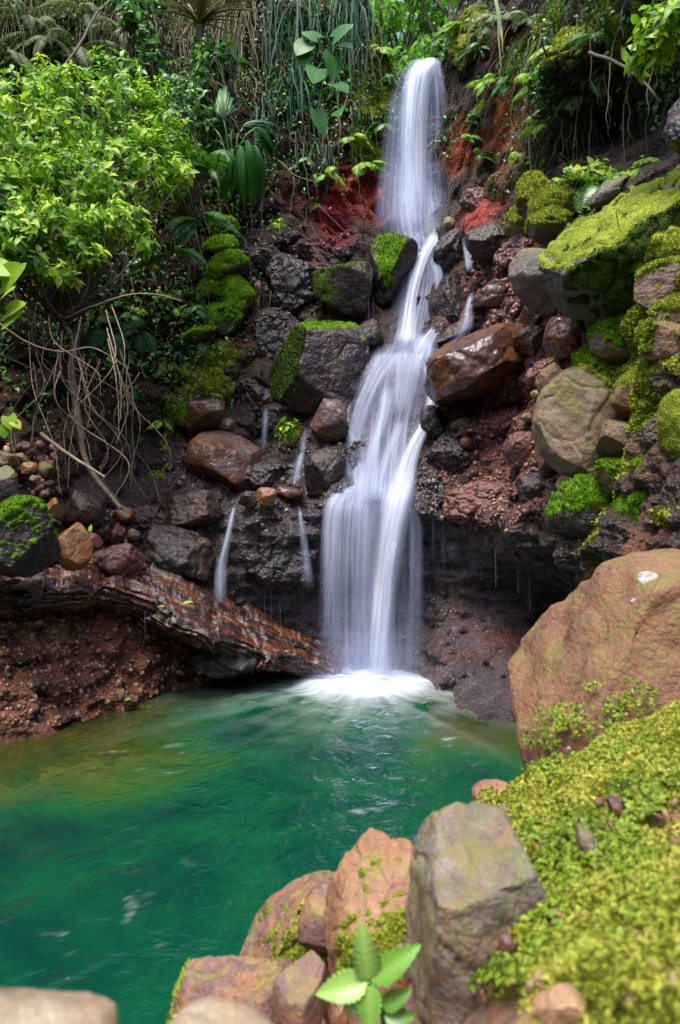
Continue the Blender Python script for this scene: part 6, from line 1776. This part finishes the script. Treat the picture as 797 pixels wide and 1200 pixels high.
# ---- round-leaved creeping plants on the near moss
rg = np.random.default_rng(1500)
mb = MB()
for (px, py, rx, ry, n) in CREEP:
    pp, nn_ = [], []
    for _ in range(n):
        a, r_ = rg.uniform(0, 6.28), rg.uniform(0, 1) ** .6
        h_ = near_hit(px + math.cos(a) * r_ * rx, py + math.sin(a) * r_ * ry, [NBVH, bb])
        if h_ is not None:
            pp.append(np.array(h_[0]) + np.array(h_[1]) * (.024 if h_[0].y < 1.9 else .012)); nn_.append(np.array(h_[1]))
    if not pp:
        continue
    pp, nn_ = np.array(pp), np.array(nn_)
    per = 4
    A = norm(np.repeat(nn_, per, 0) + .5 * rg.normal(size=(len(pp) * per, 3)))
    e = norm(np.cross(A, rg.normal(size=A.shape)))
    leaves(mb, np.repeat(pp, per, 0) + A * .004, e + A * .35, A, rg.uniform(.005, .011, len(A)), .36, np.clip(np.repeat(rg.normal(.55, .2, len(pp)), per), 0, 1), .5, OVAL, .3)
LEAF_CREEP = leaf_mat('creeping_leaf', (0.07, 0.11, 0.01), (0.19, 0.28, 0.02), (0.38, 0.46, 0.06), 0.35, 0.5, 0.3)
tag(mb.build('creeping_plants', LEAF_CREEP), 'tiny round-leaved creeping plants spreading over the near moss', None, None, 'stuff')

# ================================================================= LIGHT, SKY, CAMERA
SUN_EL, SUN_AZ = 68.0, 205.0   # degrees; azimuth from +Y clockwise: the sun stands behind and a little left of the viewer
w = bpy.data.worlds.new('World')
SC.world = w
w.use_nodes = True
nt = w.node_tree
bg = nt.nodes['Background']
sky = nt.nodes.new('ShaderNodeTexSky')
sky.sky_type = 'NISHITA'
sky.sun_disc = False
sky.sun_elevation = R(SUN_EL)
sky.sun_rotation = R(SUN_AZ)
sky.air_density = 1.0
sky.dust_density = 2.5
nt.links.new(sky.outputs[0], bg.inputs[0])
bg.inputs[1].default_value = 0.15
sl = bpy.data.lights.new('sun', 'SUN')
sl.energy = 1.5
sl.angle = R(18)
sl.color = (1.0, 0.95, 0.86)
so = bpy.data.objects.new('sun', sl)
COL.objects.link(so)
dv = Vector((math.sin(R(SUN_AZ)) * math.cos(R(SUN_EL)), math.cos(R(SUN_AZ)) * math.cos(R(SUN_EL)), math.sin(R(SUN_EL))))
so.rotation_euler = dv.to_track_quat('Z', 'Y').to_euler()
cam = bpy.data.cameras.new('camera')
cam.sensor_fit = 'VERTICAL'
cam.sensor_height = 36
cam.lens = 24
cam.clip_start = 0.05
cam.clip_end = 500
cam.dof.use_dof = True
cam.dof.focus_distance = 6.0
cam.dof.aperture_fstop = 4.5
co = bpy.data.objects.new('camera', cam)
COL.objects.link(co)
co.location = (0, 0, CAM_Z)
co.rotation_euler = (R(90), 0, 0)
SC.camera = co
SC.view_settings.view_transform = 'Standard'
SC.view_settings.look = 'None'
SC.view_settings.gamma = 1
SC.view_settings.exposure = 1.58
SC.cycles.use_denoising = True
SC.cycles.max_bounces = 8
SC.cycles.transparent_max_bounces = 24
SC.cycles.caustics_reflective = False
SC.cycles.caustics_refractive = False
SC.cycles.sample_clamp_indirect = 4
